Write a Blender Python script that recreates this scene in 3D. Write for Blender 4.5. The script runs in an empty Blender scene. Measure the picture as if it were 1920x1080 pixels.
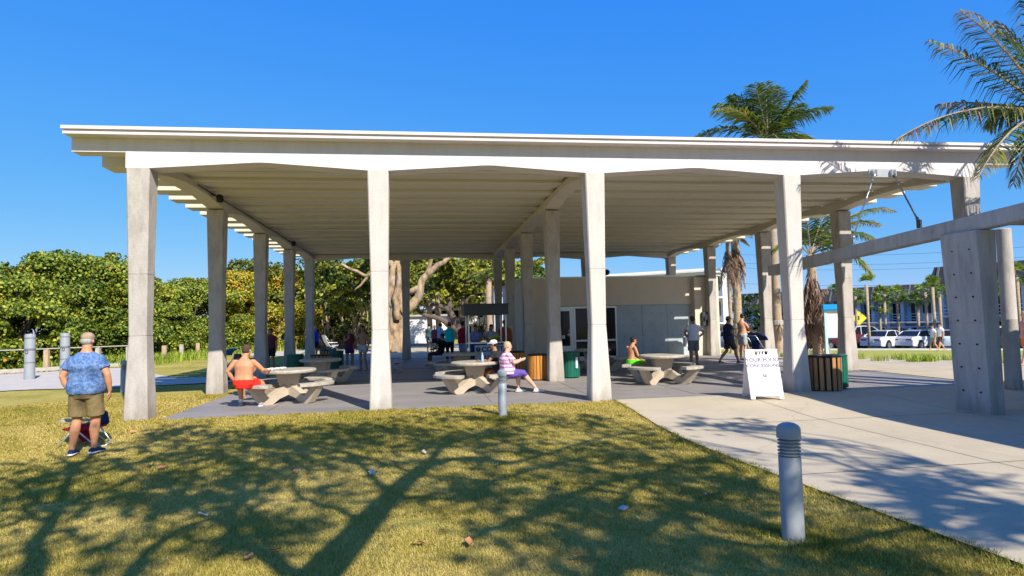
import bpy, bmesh, math, random
import numpy as np
from mathutils import Vector, Matrix
R = math.radians
PI = math.pi
rng = np.random.default_rng(7)
random.seed(7)
C = bpy.context.scene.collection

# ---------------------------------------------------------------- camera, sky, sun, exposure
CAM_H = 1.7
FPX = 1162.4                                   # focal length in pixels of a 1920 wide picture
YAW, PITCH, ROLL = R(8.0569), R(3.1557), R(-1.3436)
_f = np.array([math.sin(YAW)*math.cos(PITCH), math.cos(YAW)*math.cos(PITCH), math.sin(PITCH)])
_r = np.array([math.cos(YAW), -math.sin(YAW), 0.0])
_u = np.cross(_r, _f)
_R = _r*math.cos(ROLL) + _u*math.sin(ROLL)
_U = -_r*math.sin(ROLL) + _u*math.cos(ROLL)
cam = bpy.data.cameras.new('camera')
cam.sensor_width = 36.0
cam.lens = FPX/1920*36.0
cam.clip_end = 2000
cam.clip_start = 0.05
cam_o = bpy.data.objects.new('camera', cam)
C.objects.link(cam_o)
m3 = Matrix(((_R[0], _U[0], -_f[0]), (_R[1], _U[1], -_f[1]), (_R[2], _U[2], -_f[2])))
cam_o.matrix_world = Matrix.Translation((0, 0, CAM_H)) @ m3.to_4x4()
bpy.context.scene.camera = cam_o

SUN_EL, SUN_AZ = R(38.0), R(24.4)              # shadows fall 24.4 degrees left of +Y
S_DIR = np.array([math.sin(SUN_AZ)*math.cos(SUN_EL), -math.cos(SUN_AZ)*math.cos(SUN_EL), math.sin(SUN_EL)])  # towards the sun
world = bpy.data.worlds.new("World")
bpy.context.scene.world = world
world.use_nodes = True
nt = world.node_tree
nt.nodes.clear()
sky = nt.nodes.new('ShaderNodeTexSky')
sky.sky_type = 'NISHITA'
sky.sun_disc = False
sky.sun_elevation = SUN_EL
sky.sun_rotation = math.atan2(S_DIR[0], S_DIR[1])
sky.altitude = 0
sky.air_density = 1.0
sky.dust_density = 0.0
sky.ozone_density = 3.0
hs = nt.nodes.new('ShaderNodeHueSaturation')
hs.inputs['Saturation'].default_value = 1.0
hs.inputs['Value'].default_value = 1.0
bg = nt.nodes.new('ShaderNodeBackground')
bg.inputs['Strength'].default_value = 0.145
wo = nt.nodes.new('ShaderNodeOutputWorld')
# the camera's rendering of a clear winter sky: every channel of the physical sky follows its own tone curve
sp = nt.nodes.new('ShaderNodeSeparateColor'); cb_ = nt.nodes.new('ShaderNodeCombineColor')
nt.links.new(sky.outputs[0], sp.inputs[0])
for ch, (g_, k_) in enumerate(((1.19, 0.194), (0.57, 0.935), (0.06, 4.15))):
    pw = nt.nodes.new('ShaderNodeMath'); pw.operation = 'POWER'; pw.inputs[1].default_value = g_
    ml = nt.nodes.new('ShaderNodeMath'); ml.operation = 'MULTIPLY'; ml.inputs[1].default_value = k_
    nt.links.new(sp.outputs[ch], pw.inputs[0]); nt.links.new(pw.outputs[0], ml.inputs[0]); nt.links.new(ml.outputs[0], cb_.inputs[ch])
nt.links.new(cb_.outputs[0], hs.inputs['Color'])
nt.links.new(hs.outputs[0], bg.inputs[0])
nt.links.new(bg.outputs[0], wo.inputs[0])

sl = bpy.data.lights.new('sun', 'SUN')
sl.energy = 5.0
sl.angle = R(0.53)
sl.color = (1.0, 0.945, 0.85)
so = bpy.data.objects.new('sun', sl)
C.objects.link(so)
so.rotation_euler = Vector(S_DIR).to_track_quat('Z', 'Y').to_euler()
sc = bpy.context.scene
sc.view_settings.view_transform = 'Standard'
sc.view_settings.look = 'None'
sc.view_settings.exposure = 0.5
sc.view_settings.gamma = 1.0
sc.view_settings.use_curve_mapping = False
sc.cycles.max_bounces = 6
sc.cycles.transparent_max_bounces = 6

# ---------------------------------------------------------------- measuring helpers (photo pixel -> metres)
def ray(x, y):
    return _f + _R*((x-960)/FPX) - _U*((y-540)/FPX)
def gp(x, y, z=0.0):
    d = ray(x, y); t = (z-CAM_H)/d[2]
    return (d[0]*t, d[1]*t, z)
def atY(x, y, Y):
    d = ray(x, y); t = Y/d[1]
    return (d[0]*t, Y, CAM_H+d[2]*t)
def atX(x, y, X):
    d = ray(x, y); t = X/d[0]
    return (X, d[1]*t, CAM_H+d[2]*t)
def sstep(a, b, x):
    t = np.clip((x-a)/(b-a), 0, 1)
    return t*t*(3-2*t)
def terr(x, y):
    """height of the ground: a slight dip in front of the pavilion, a fall towards the parking lot on the right"""
    x = np.asarray(x, float); y = np.asarray(y, float)
    dip = -0.11*sstep(12.6, 9.5, y) * sstep(25, 15, np.abs(x))
    r = np.hypot(x, y)
    ang = np.arctan2(x, np.maximum(y, 0.01))
    fall = -0.033*np.maximum(0, r-24) * sstep(0.36, 0.50, ang)
    fall = np.maximum(fall, -2.0)
    return dip + fall
def gpt(x, y, off=0.0):
    z = 0.0
    for _ in range(12):
        p = gp(x, y, z)
        if p[1] < 0: break
        z = 0.5*z + 0.5*(float(terr(p[0], p[1]))+off)
    return (p[0], p[1], float(terr(p[0], p[1]))+off)

# ---------------------------------------------------------------- pavilion grid
X0, Y0, BX, BY, HC = -5.4956, 13.0292, 4.5864, 4.4983, 4.873
def cx(i): return X0+i*BX
def cy(j): return Y0+j*BY

# ---------------------------------------------------------------- material helper
MATS = {}
def mat(name, col, rough=0.7, var=0.12, scale=3.0, bump=0.0, bscale=60.0, col2=None, metal=0.0, spec=0.3,
        stretch=(1, 1, 1), stain=0.0, stain_scale=1.2, stain_col=None, fine=0.0, coat=0.0, spots=0.0, foot=0.0):
    """base colour + cloudy variation (+ a second colour in patches, + stains of their own shape, + fine grain, + bump)"""
    m = bpy.data.materials.new(name)
    m.use_nodes = True
    n, l = m.node_tree.nodes, m.node_tree.links
    b = n['Principled BSDF']
    b.inputs['Roughness'].default_value = rough
    b.inputs['Metallic'].default_value = metal
    b.inputs['Specular IOR Level'].default_value = spec
    b.inputs['Coat Weight'].default_value = coat
    tc = n.new('ShaderNodeTexCoord')
    mp = n.new('ShaderNodeMapping')
    mp.inputs['Scale'].default_value = stretch
    l.new(tc.outputs['Object'], mp.inputs[0])
    no = n.new('ShaderNodeTexNoise')
    no.inputs['Scale'].default_value = scale
    no.inputs['Detail'].default_value = 6
    no.inputs['Roughness'].default_value = 0.62
    l.new(mp.outputs[0], no.inputs['Vector'])
    rp = n.new('ShaderNodeMapRange')
    rp.inputs['From Min'].default_value = 0.3
    rp.inputs['From Max'].default_value = 0.7
    l.new(no.outputs['Fac'], rp.inputs[0])
    mx = n.new('ShaderNodeMix'); mx.data_type = 'RGBA'
    c2 = col2 if col2 else tuple(c*(1-var) for c in col)
    c1 = col if col2 else tuple(min(1, c*(1+var*0.6)) for c in col)
    mx.inputs[6].default_value = (*c1, 1)
    mx.inputs[7].default_value = (*c2, 1)
    l.new(rp.outputs[0], mx.inputs[0])
    out = mx.outputs[2]
    if stain > 0:
        n2 = n.new('ShaderNodeTexNoise')
        n2.inputs['Scale'].default_value = stain_scale
        n2.inputs['Detail'].default_value = 9
        n2.inputs['Roughness'].default_value = 0.7
        l.new(mp.outputs[0], n2.inputs['Vector'])
        r2 = n.new('ShaderNodeMapRange')
        r2.inputs['From Min'].default_value = 0.5
        r2.inputs['From Max'].default_value = 0.72
        r2.inputs['To Max'].default_value = stain
        l.new(n2.outputs['Fac'], r2.inputs[0])
        m2 = n.new('ShaderNodeMix'); m2.data_type = 'RGBA'
        sc_ = stain_col if stain_col else tuple(c*0.45 for c in col)
        m2.inputs[7].default_value = (*sc_, 1)
        l.new(out, m2.inputs[6]); l.new(r2.outputs[0], m2.inputs[0])
        out = m2.outputs[2]
    if spots > 0:
        n5 = n.new('ShaderNodeTexNoise'); n5.inputs['Scale'].default_value = 13; n5.inputs['Detail'].default_value = 2
        l.new(tc.outputs['Object'], n5.inputs['Vector'])
        r5 = n.new('ShaderNodeMapRange'); r5.inputs['From Min'].default_value = 0.69; r5.inputs['From Max'].default_value = 0.73; r5.inputs['To Max'].default_value = spots
        l.new(n5.outputs['Fac'], r5.inputs[0])
        n6 = n.new('ShaderNodeTexVoronoi'); n6.feature = 'DISTANCE_TO_EDGE'; n6.inputs['Scale'].default_value = 0.42; n6.inputs['Randomness'].default_value = 1.0
        n7 = n.new('ShaderNodeTexNoise'); n7.inputs['Scale'].default_value = 2.2; n7.inputs['Detail'].default_value = 6
        l.new(tc.outputs['Object'], n7.inputs['Vector'])
        v7 = n.new('ShaderNodeMix'); v7.data_type = 'RGBA'; v7.inputs[0].default_value = 0.18
        l.new(tc.outputs['Object'], v7.inputs[6]); l.new(n7.outputs['Color'], v7.inputs[7]); l.new(v7.outputs[2], n6.inputs['Vector'])
        r6 = n.new('ShaderNodeMapRange'); r6.inputs['From Min'].default_value = 0.0; r6.inputs['From Max'].default_value = 0.004; r6.inputs['To Min'].default_value = spots*0.8; r6.inputs['To Max'].default_value = 0
        l.new(n6.outputs['Distance'], r6.inputs[0])
        mxm = n.new('ShaderNodeMath'); mxm.operation = 'MAXIMUM'; l.new(r5.outputs[0], mxm.inputs[0]); l.new(r6.outputs[0], mxm.inputs[1])
        m5 = n.new('ShaderNodeMix'); m5.data_type = 'RGBA'; m5.inputs[7].default_value = (*[c*0.35 for c in col], 1)
        l.new(out, m5.inputs[6]); l.new(mxm.outputs[0], m5.inputs[0]); out = m5.outputs[2]
    if foot > 0:
        sx_ = n.new('ShaderNodeSeparateXYZ'); l.new(tc.outputs['Object'], sx_.inputs[0])
        ad = n.new('ShaderNodeMath'); ad.operation = 'MULTIPLY_ADD'; ad.inputs[1].default_value = -0.5
        l.new(no.outputs['Fac'], ad.inputs[0]); l.new(sx_.outputs['Z'], ad.inputs[2])
        rf = n.new('ShaderNodeMapRange'); rf.inputs['From Min'].default_value = -0.28; rf.inputs['From Max'].default_value = 0.02; rf.inputs['To Min'].default_value = foot; rf.inputs['To Max'].default_value = 0
        l.new(ad.outputs[0], rf.inputs[0])
        m6 = n.new('ShaderNodeMix'); m6.data_type = 'RGBA'; m6.inputs[7].default_value = (0.20, 0.17, 0.12, 1)
        l.new(out, m6.inputs[6]); l.new(rf.outputs[0], m6.inputs[0]); out = m6.outputs[2]
    if fine > 0:
        n3 = n.new('ShaderNodeTexNoise')
        n3.inputs['Scale'].default_value = 90
        n3.inputs['Detail'].default_value = 3
        l.new(tc.outputs['Object'], n3.inputs['Vector'])
        r3 = n.new('ShaderNodeMapRange')
        r3.inputs['From Min'].default_value = 0.3; r3.inputs['From Max'].default_value = 0.7
        r3.inputs['To Min'].default_value = 1-fine; r3.inputs['To Max'].default_value = 1+fine
        l.new(n3.outputs['Fac'], r3.inputs[0])
        m3_ = n.new('ShaderNodeMix'); m3_.data_type = 'RGBA'; m3_.blend_type = 'MULTIPLY'
        m3_.inputs[0].default_value = 1
        l.new(out, m3_.inputs[6]); l.new(r3.outputs[0], m3_.inputs[7])
        out = m3_.outputs[2]
    l.new(out, b.inputs['Base Color'])
    if bump > 0:
        bn = n.new('ShaderNodeTexNoise')
        bn.inputs['Scale'].default_value = bscale
        bn.inputs['Detail'].default_value = 4
        l.new(tc.outputs['Object'], bn.inputs['Vector'])
        bp = n.new('ShaderNodeBump')
        bp.inputs['Strength'].default_value = bump
        bp.inputs['Distance'].default_value = 0.02
        l.new(bn.outputs['Fac'], bp.inputs['Height'])
        l.new(bp.outputs[0], b.inputs['Normal'])
    MATS[name] = m
    return m

def leafmat(name, ramp, rough=0.45, trans=0.25):
    """foliage: a colour ramp read by the per-leaf attribute 'tint', a little light let through"""
    m = bpy.data.materials.new(name); m.use_nodes = True
    n, l = m.node_tree.nodes, m.node_tree.links
    b = n['Principled BSDF']; b.inputs['Roughness'].default_value = rough
    b.inputs['Specular IOR Level'].default_value = 0.35
    at = n.new('ShaderNodeAttribute'); at.attribute_name = 'tint'
    cr = n.new('ShaderNodeValToRGB')
    cr.color_ramp.elements[0].position = ramp[0][0]; cr.color_ramp.elements[0].color = (*ramp[0][1], 1)
    cr.color_ramp.elements[1].position = ramp[-1][0]; cr.color_ramp.elements[1].color = (*ramp[-1][1], 1)
    for p, c in ramp[1:-1]:
        e = cr.color_ramp.elements.new(p); e.color = (*c, 1)
    l.new(at.outputs['Fac'], cr.inputs[0])
    l.new(cr.outputs[0], b.inputs['Base Color'])
    tr = n.new('ShaderNodeBsdfTranslucent'); l.new(cr.outputs[0], tr.inputs[0])
    ms = n.new('ShaderNodeMixShader'); ms.inputs[0].default_value = trans
    l.new(b.outputs[0], ms.inputs[1]); l.new(tr.outputs[0], ms.inputs[2])
    l.new(ms.outputs[0], n['Material Output'].inputs[0])
    MATS[name] = m
    return m

# ---------------------------------------------------------------- mesh collectors
class MB:
    """collects shapes into one mesh"""
    def __init__(s): s.v = []; s.f = []; s.mi = []; s.k = 0
    def add(s, vs, fs, mi=0):
        o = len(s.v)
        s.v += [tuple(float(c) for c in v) for v in vs]
        for f in fs: s.f.append([i+o for i in f]); s.mi.append(mi)
        return s
    def box(s, x0, x1, y0, y1, z0, z1, mi=0, M=None):
        vs = [(x0,y0,z0),(x1,y0,z0),(x1,y1,z0),(x0,y1,z0),(x0,y0,z1),(x1,y0,z1),(x1,y1,z1),(x0,y1,z1)]
        if M is not None: vs = [tuple(M @ Vector(v)) for v in vs]
        return s.add(vs, [(0,3,2,1),(4,5,6,7),(0,1,5,4),(1,2,6,5),(2,3,7,6),(3,0,4,7)], mi)
    def prism(s, poly, z0, z1, mi=0, M=None):
        """poly in xy (counter clockwise) from z0 to z1"""
        n = len(poly)
        vs = [(p[0],p[1],z0) for p in poly]+[(p[0],p[1],z1) for p in poly]
        if M is not None: vs = [tuple(M @ Vector(v)) for v in vs]
        fs = [list(range(n-1,-1,-1)), list(range(n,2*n))]
        fs += [(i,(i+1)%n,(i+1)%n+n,i+n) for i in range(n)]
        return s.add(vs, fs, mi)
    def loft(s, rings, cap=True, mi=0):
        n = len(rings[0]); vs = [p for r in rings for p in r]; fs = []
        for k in range(len(rings)-1):
            for i in range(n):
                a = k*n+i; b = k*n+(i+1)%n
                fs.append((a,b,b+n,a+n))
        if cap:
            fs.append(list(range(n-1,-1,-1))); fs.append([len(vs)-n+i for i in range(n)])
        return s.add(vs, fs, mi)
    def tube(s, pts, rad, seg=8, cap=True, mi=0, side=None, flat=1.0):
        pts = [np.array(p, float) for p in pts]
        if not hasattr(rad, '__len__'): rad = [rad]*len(pts)
        rings = []; prev = None
        for i, p in enumerate(pts):
            d = pts[min(i+1,len(pts)-1)]-pts[max(i-1,0)]
            d = d/(np.linalg.norm(d)+1e-9)
            if side is not None: a = np.array(side, float)
            elif prev is not None: a = prev
            else: a = np.array((1,0,0.)) if abs(d[0]) < 0.8 else np.array((0,1,0.))
            a = a-d*(a@d); a = a/(np.linalg.norm(a)+1e-9); b = np.cross(d, a); prev = a
            ra, rb = (rad[i] if hasattr(rad[i], '__len__') else (rad[i], rad[i]*flat))
            rings.append([tuple(p+a*ra*math.cos(2*PI*k/seg)+b*rb*math.sin(2*PI*k/seg)) for k in range(seg)])
        return s.loft(rings, cap, mi)
    def lathe(s, prof, c=(0,0,0), seg=20, mi=0):
        rings = [[(c[0]+r*math.cos(2*PI*k/seg), c[1]+r*math.sin(2*PI*k/seg), c[2]+z) for k in range(seg)] for r, z in prof]
        return s.loft(rings, True, mi)
    def ell(s, c, r, M=None, seg=12, mi=0):
        rings = []
        nr = max(5, seg//2)
        c = np.array(c, float)
        M3 = np.array(M.to_3x3()) if M is not None else np.eye(3)
        for i in range(1, nr):
            th = PI*i/nr
            rings.append([tuple(c+M3@np.array((r[0]*math.sin(th)*math.cos(2*PI*k/seg), r[1]*math.sin(th)*math.sin(2*PI*k/seg), -r[2]*math.cos(th)))) for k in range(seg)])
        return s.loft(rings, True, mi)
    def mesh(s, name):
        me = bpy.data.meshes.new(name)
        me.from_pydata(s.v, [], s.f); me.update()
        return me
    def build(s, name, mats, parent=None, smooth=False, bevel=0.0, auto=None):
        me = s.mesh(name)
        o = link(name, me, mats, parent)
        if len(mats if isinstance(mats, (list, tuple)) else [mats]) > 1:
            me.polygons.foreach_set('material_index', s.mi)
        if bevel > 0:
            bm = bmesh.new(); bm.from_mesh(me)
            bm.edges.ensure_lookup_table()
            es = [e for e in bm.edges if len(e.link_faces) == 2 and e.calc_face_angle(0) > R(30)]
            bmesh.ops.bevel(bm, geom=es, offset=bevel, segments=2, affect='EDGES', clamp_overlap=True)
            bm.to_mesh(me); bm.free()
        if smooth:
            me.polygons.foreach_set('use_smooth', [True]*len(me.polygons))
            if auto is not None: me.set_sharp_from_angle(angle=R(auto))
        return o

def link(name, me, mats=None, parent=None):
    o = bpy.data.objects.new(name, me); C.objects.link(o)
    if mats is not None:
        for m in (mats if isinstance(mats, (list, tuple)) else [mats]): me.materials.append(m)
    if parent is not None: o.parent = parent
    return o
def npmesh(name, V, F, mats, parent=None, tint=None, smooth=False):
    """V (n,3), F (m,k) with k corners each"""
    me = bpy.data.meshes.new(name)
    k = F.shape[1]
    me.vertices.add(len(V)); me.vertices.foreach_set('co', np.ascontiguousarray(V, np.float32).ravel())
    me.loops.add(F.size); me.loops.foreach_set('vertex_index', np.ascontiguousarray(F, np.int32).ravel())
    me.polygons.add(len(F)); me.polygons.foreach_set('loop_start', np.arange(0, F.size, k, dtype=np.int32))
    me.update(calc_edges=True)
    if tint is not None:
        a = me.attributes.new('tint', 'FLOAT', 'FACE'); a.data.foreach_set('value', np.ascontiguousarray(tint, np.float32))
    if smooth: me.polygons.foreach_set('use_smooth', np.ones(len(F), bool))
    return link(name, me, mats, parent)
def empty(name, loc=(0,0,0), rz=0.0):
    o = bpy.data.objects.new(name, None); C.objects.link(o)
    o.location = loc; o.rotation_euler = (0, 0, rz); o.empty_display_size = 0.2
    return o
def tag(o, label=None, cat=None, group=None, kind=None):
    if label: o['label'] = label
    if cat: o['category'] = cat
    if group: o['group'] = group
    if kind: o['kind'] = kind
    return o
def part_label(o, label): o['label'] = label; return o
def children(o): return [c for c in bpy.data.objects if c.parent == o]
KIDS = {}
def dup(root, loc, rz, label, group=None, scale=None):
    r = root.copy(); C.objects.link(r); r.location = loc; r.rotation_euler = (0, 0, rz); r['label'] = label
    if scale: r.scale = (scale,)*3
    if group: r['group'] = group
    if root.name not in KIDS: KIDS[root.name] = [(c, children(c)) for c in children(root)]
    for ch, gs in KIDS[root.name]:
        c = ch.copy(); C.objects.link(c); c.parent = r
        for g in gs:
            d = g.copy(); C.objects.link(d); d.parent = c
    return r
def rotz(a): return Matrix.Rotation(a, 4, 'Z')
def TR(x, y, z, a=0.0): return Matrix.Translation((x, y, z)) @ rotz(a)

# ---------------------------------------------------------------- materials
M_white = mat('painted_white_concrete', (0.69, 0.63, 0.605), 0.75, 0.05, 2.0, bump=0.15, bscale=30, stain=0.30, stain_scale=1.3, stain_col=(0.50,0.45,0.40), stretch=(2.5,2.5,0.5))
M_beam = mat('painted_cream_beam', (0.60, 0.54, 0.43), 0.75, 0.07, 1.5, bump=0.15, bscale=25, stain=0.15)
M_ceil = mat('cream_ceiling_planks', (0.66, 0.60, 0.475), 0.7, 0.10, 0.8, bump=0.08, bscale=20, stretch=(0.3, 2, 1), stain=0.15, stain_scale=1.0)
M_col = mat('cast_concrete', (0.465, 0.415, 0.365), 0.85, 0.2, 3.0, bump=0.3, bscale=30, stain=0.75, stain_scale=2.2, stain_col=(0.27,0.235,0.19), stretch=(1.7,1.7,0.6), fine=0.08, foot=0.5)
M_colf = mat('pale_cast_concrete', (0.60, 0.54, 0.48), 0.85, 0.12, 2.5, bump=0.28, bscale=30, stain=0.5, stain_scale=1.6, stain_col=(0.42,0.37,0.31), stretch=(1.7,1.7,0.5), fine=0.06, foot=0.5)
M_board = mat('weathered_concrete', (0.40, 0.395, 0.38), 0.85, 0.2, 2.0, bump=0.4, bscale=30, stain=0.55, stain_scale=2.0, stain_col=(0.25,0.255,0.25), stretch=(2.5,2.5,0.4), fine=0.1, foot=0.4)
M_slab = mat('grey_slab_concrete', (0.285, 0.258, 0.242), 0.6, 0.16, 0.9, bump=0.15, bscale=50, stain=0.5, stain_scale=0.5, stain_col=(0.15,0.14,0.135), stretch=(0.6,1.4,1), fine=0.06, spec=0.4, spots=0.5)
M_walk = mat('pale_walkway_concrete', (0.52, 0.435, 0.30), 0.85, 0.10, 0.8, bump=0.2, bscale=80, stain=0.6, stain_scale=0.7, stain_col=(0.40,0.33,0.25), fine=0.08, spots=0.4)
M_joint = mat('dark_joint', (0.16, 0.14, 0.12), 0.9, 0.1)
M_sand = mat('white_sand', (0.54, 0.475, 0.40), 0.95, 0.10, 1.5, bump=0.6, bscale=12, fine=0.1)
M_asph = mat('asphalt', (0.10, 0.10, 0.105), 0.9, 0.2, 2.0, fine=0.2)
M_curb = mat('kerb_concrete', (0.6, 0.57, 0.52), 0.85, 0.1)
M_table = mat('table_concrete', (0.50, 0.41, 0.30), 0.85, 0.10, 6.0, bump=0.35, bscale=70, fine=0.12)
M_ttop = mat('terrazzo_top', (0.50, 0.45, 0.37), 0.6, 0.3, 9.0, bump=0.2, bscale=90, col2=(0.33,0.29,0.23), fine=0.2)
M_stucco = mat('tan_stucco', (0.68, 0.575, 0.455), 0.9, 0.05, 1.0, bump=0.3, bscale=60, stain=0.1)
M_panel = mat('blue_grey_concrete_panel', (0.42, 0.48, 0.50), 0.8, 0.1, 1.5, bump=0.15, stain=0.35, stain_scale=1.5, stain_col=(0.31,0.37,0.39))
M_alu = mat('aluminium', (0.62, 0.63, 0.64), 0.35, 0.06, 4, metal=0.7, spec=0.5)
M_glass = mat('dark_glass', (0.012, 0.015, 0.018), 0.08, 0.1, spec=0.25)
M_bol = mat('bollard_grey_paint', (0.29, 0.31, 0.32), 0.45, 0.07, 3, bump=0.08, bscale=120, stain=0.12, spec=0.4)
M_rope = mat('weathered_rope', (0.12, 0.12, 0.12), 0.9, 0.2)
M_wood_o = mat('orange_wood_slat', (0.62, 0.27, 0.055), 0.5, 0.25, 4, stretch=(3,3,0.4), bump=0.15)
M_wood_b = mat('brown_wood_slat', (0.46, 0.225, 0.09), 0.6, 0.3, 4, stretch=(3,3,0.4), bump=0.2)
M_wood_p = mat('fence_timber', (0.50, 0.36, 0.22), 0.85, 0.3, 5, stretch=(3,3,0.5), bump=0.4)
M_wood_g = mat('grey_timber', (0.42, 0.38, 0.33), 0.85, 0.25, 4, bump=0.3)
M_green = mat('green_plastic_lumber', (0.012, 0.13, 0.085), 0.4, 0.2, 4)
M_black = mat('black_plastic', (0.015, 0.015, 0.017), 0.5, 0.2)
M_dkmetal = mat('dark_metal', (0.06, 0.065, 0.07), 0.5, 0.15, metal=0.3)
M_signw = mat('white_sign_plastic', (0.82, 0.78, 0.78), 0.5, 0.03)
M_text = mat('lilac_grey_lettering', (0.16, 0.14, 0.20), 0.7, 0.05)
M_dtext = mat('dark_lettering', (0.03, 0.03, 0.05), 0.7, 0.05)
M_banner = mat('pale_blue_banner', (0.42, 0.52, 0.66), 0.6, 0.08, 4)
M_navy = mat('navy_cloth', (0.02, 0.035, 0.12), 0.8, 0.15)
M_skyblue = mat('bright_blue_paint', (0.01, 0.32, 0.72), 0.5, 0.05)
M_aqua = mat('pale_aqua_paint', (0.48, 0.75, 0.82), 0.5, 0.05)
M_poster = mat('pale_poster', (0.80, 0.74, 0.73), 0.6, 0.15, 6, col2=(0.72,0.66,0.62))
M_bark = mat('pale_peeling_bark', (0.60, 0.41, 0.22), 0.9, 0.3, 3.2, bump=1.0, bscale=8, col2=(0.12,0.075,0.05), stain=0.6, stain_scale=1.5, stain_col=(0.55,0.50,0.42), stretch=(1,1,0.5), fine=0.15)
M_barkd = mat('dark_bark', (0.13, 0.10, 0.08), 0.9, 0.3, 3, bump=0.8, bscale=12)
M_palmtr = mat('palm_trunk_bark', (0.46, 0.34, 0.22), 0.9, 0.2, 3, bump=0.6, bscale=20, col2=(0.30,0.22,0.15), stretch=(1,1,4))
M_seagrape = leafmat('sea_grape_leaf', [(0.0,(0.045,0.085,0.008)), (0.35,(0.14,0.20,0.018)), (0.65,(0.29,0.34,0.035)), (0.9,(0.42,0.43,0.045)), (0.97,(0.55,0.42,0.03)), (1.0,(0.52,0.22,0.04))])
M_yellowgrape = leafmat('yellowing_sea_grape_leaf', [(0.0,(0.10,0.13,0.012)), (0.3,(0.25,0.28,0.02)), (0.6,(0.50,0.44,0.03)), (0.85,(0.72,0.45,0.03)), (1.0,(0.62,0.17,0.04))])
M_oakleaf = leafmat('olive_leaf', [(0.0,(0.04,0.06,0.008)), (0.4,(0.13,0.16,0.018)), (0.75,(0.30,0.30,0.03)), (1.0,(0.52,0.45,0.05))])
M_darkleaf = leafmat('dark_green_leaf', [(0.0,(0.008,0.028,0.006)), (0.5,(0.022,0.062,0.012)), (1.0,(0.08,0.14,0.02))])
M_greenleaf = leafmat('mid_green_leaf', [(0.0,(0.02,0.055,0.007)), (0.5,(0.07,0.15,0.012)), (1.0,(0.22,0.30,0.03))])
M_palm = leafmat('palm_frond', [(0.0,(0.03,0.055,0.02)), (0.35,(0.075,0.12,0.022)), (0.6,(0.20,0.25,0.025)), (0.8,(0.36,0.33,0.04)), (0.9,(0.20,0.13,0.08)), (1.0,(0.32,0.24,0.17))], trans=0.3)
M_deadpalm = leafmat('dead_palm_frond', [(0.0,(0.10,0.055,0.035)), (0.5,(0.24,0.15,0.10)), (1.0,(0.50,0.36,0.24))], trans=0.15)
M_grassb = leafmat('turf_blade', [(0.0,(0.12,0.17,0.015)), (0.25,(0.28,0.26,0.032)), (0.6,(0.47,0.365,0.065)), (1.0,(0.66,0.52,0.18))], rough=0.6, trans=0.3)
M_dune = leafmat('dune_grass_blade', [(0.0,(0.10,0.20,0.02)), (0.5,(0.30,0.40,0.04)), (1.0,(0.55,0.55,0.08))], rough=0.6, trans=0.3)
M_dryleaf = mat('dry_fallen_leaf', (0.55, 0.24, 0.10), 0.7, 0.3, 10)
M_paleleaf = mat('pale_fallen_leaf', (0.55, 0.50, 0.45), 0.7, 0.2, 10)

def lawn_material():
    m = bpy.data.materials.new('lawn_turf'); m.use_nodes = True
    n, l = m.node_tree.nodes, m.node_tree.links
    b = n['Principled BSDF']; b.inputs['Roughness'].default_value = 0.95; b.inputs['Specular IOR Level'].default_value = 0.1
    tc = n.new('ShaderNodeTexCoord')
    def noise(s, d=5, r=0.6):
        q = n.new('ShaderNodeTexNoise'); q.inputs['Scale'].default_value = s; q.inputs['Detail'].default_value = d; q.inputs['Roughness'].default_value = r
        l.new(tc.outputs['Object'], q.inputs['Vector']); return q
    a, c_, d_ = noise(0.55), noise(6, 6, 0.7), noise(55, 3)
    cr = n.new('ShaderNodeValToRGB')
    cr.color_ramp.elements[0].position = 0.34; cr.color_ramp.elements[0].color = (0.22, 0.22, 0.035, 1)
    cr.color_ramp.elements[1].position = 0.64; cr.color_ramp.elements[1].color = (0.62, 0.47, 0.16, 1)
    e = cr.color_ramp.elements.new(0.5); e.color = (0.45, 0.37, 0.08, 1)
    mm = n.new('ShaderNodeMath'); mm.operation = 'ADD'
    m1 = n.new('ShaderNodeMath'); m1.operation = 'MULTIPLY'; m1.inputs[1].default_value = 0.55
    m2 = n.new('ShaderNodeMath'); m2.operation = 'MULTIPLY'; m2.inputs[1].default_value = 0.45
    l.new(a.outputs['Fac'], m1.inputs[0]); l.new(c_.outputs['Fac'], m2.inputs[0])
    l.new(m1.outputs[0], mm.inputs[0]); l.new(m2.outputs[0], mm.inputs[1]); l.new(mm.outputs[0], cr.inputs[0])
    mr = n.new('ShaderNodeMapRange'); mr.inputs['From Min'].default_value = 0.3; mr.inputs['From Max'].default_value = 0.7
    mr.inputs['To Min'].default_value = 0.62; mr.inputs['To Max'].default_value = 1.2
    l.new(d_.outputs['Fac'], mr.inputs[0])
    mx = n.new('ShaderNodeMix'); mx.data_type = 'RGBA'; mx.blend_type = 'MULTIPLY'; mx.inputs[0].default_value = 1
    l.new(cr.outputs[0], mx.inputs[6]); l.new(mr.outputs[0], mx.inputs[7]); l.new(mx.outputs[2], b.inputs['Base Color'])
    bp = n.new('ShaderNodeBump'); bp.inputs['Strength'].default_value = 0.8; bp.inputs['Distance'].default_value = 0.03
    l.new(d_.outputs['Fac'], bp.inputs['Height']); l.new(bp.outputs[0], b.inputs['Normal'])
    return m
M_lawn = lawn_material()
M_verge = mat('verge_turf', (0.30, 0.32, 0.04), 0.95, 0.3, 2.5, bump=0.8, bscale=40, col2=(0.42,0.38,0.08), fine=0.25)
M_cabbage = leafmat('cabbage_palm_leaf', [(0.0,(0.05,0.10,0.015)), (0.5,(0.20,0.30,0.03)), (1.0,(0.50,0.52,0.08))], trans=0.35)
M_hand = None

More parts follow.
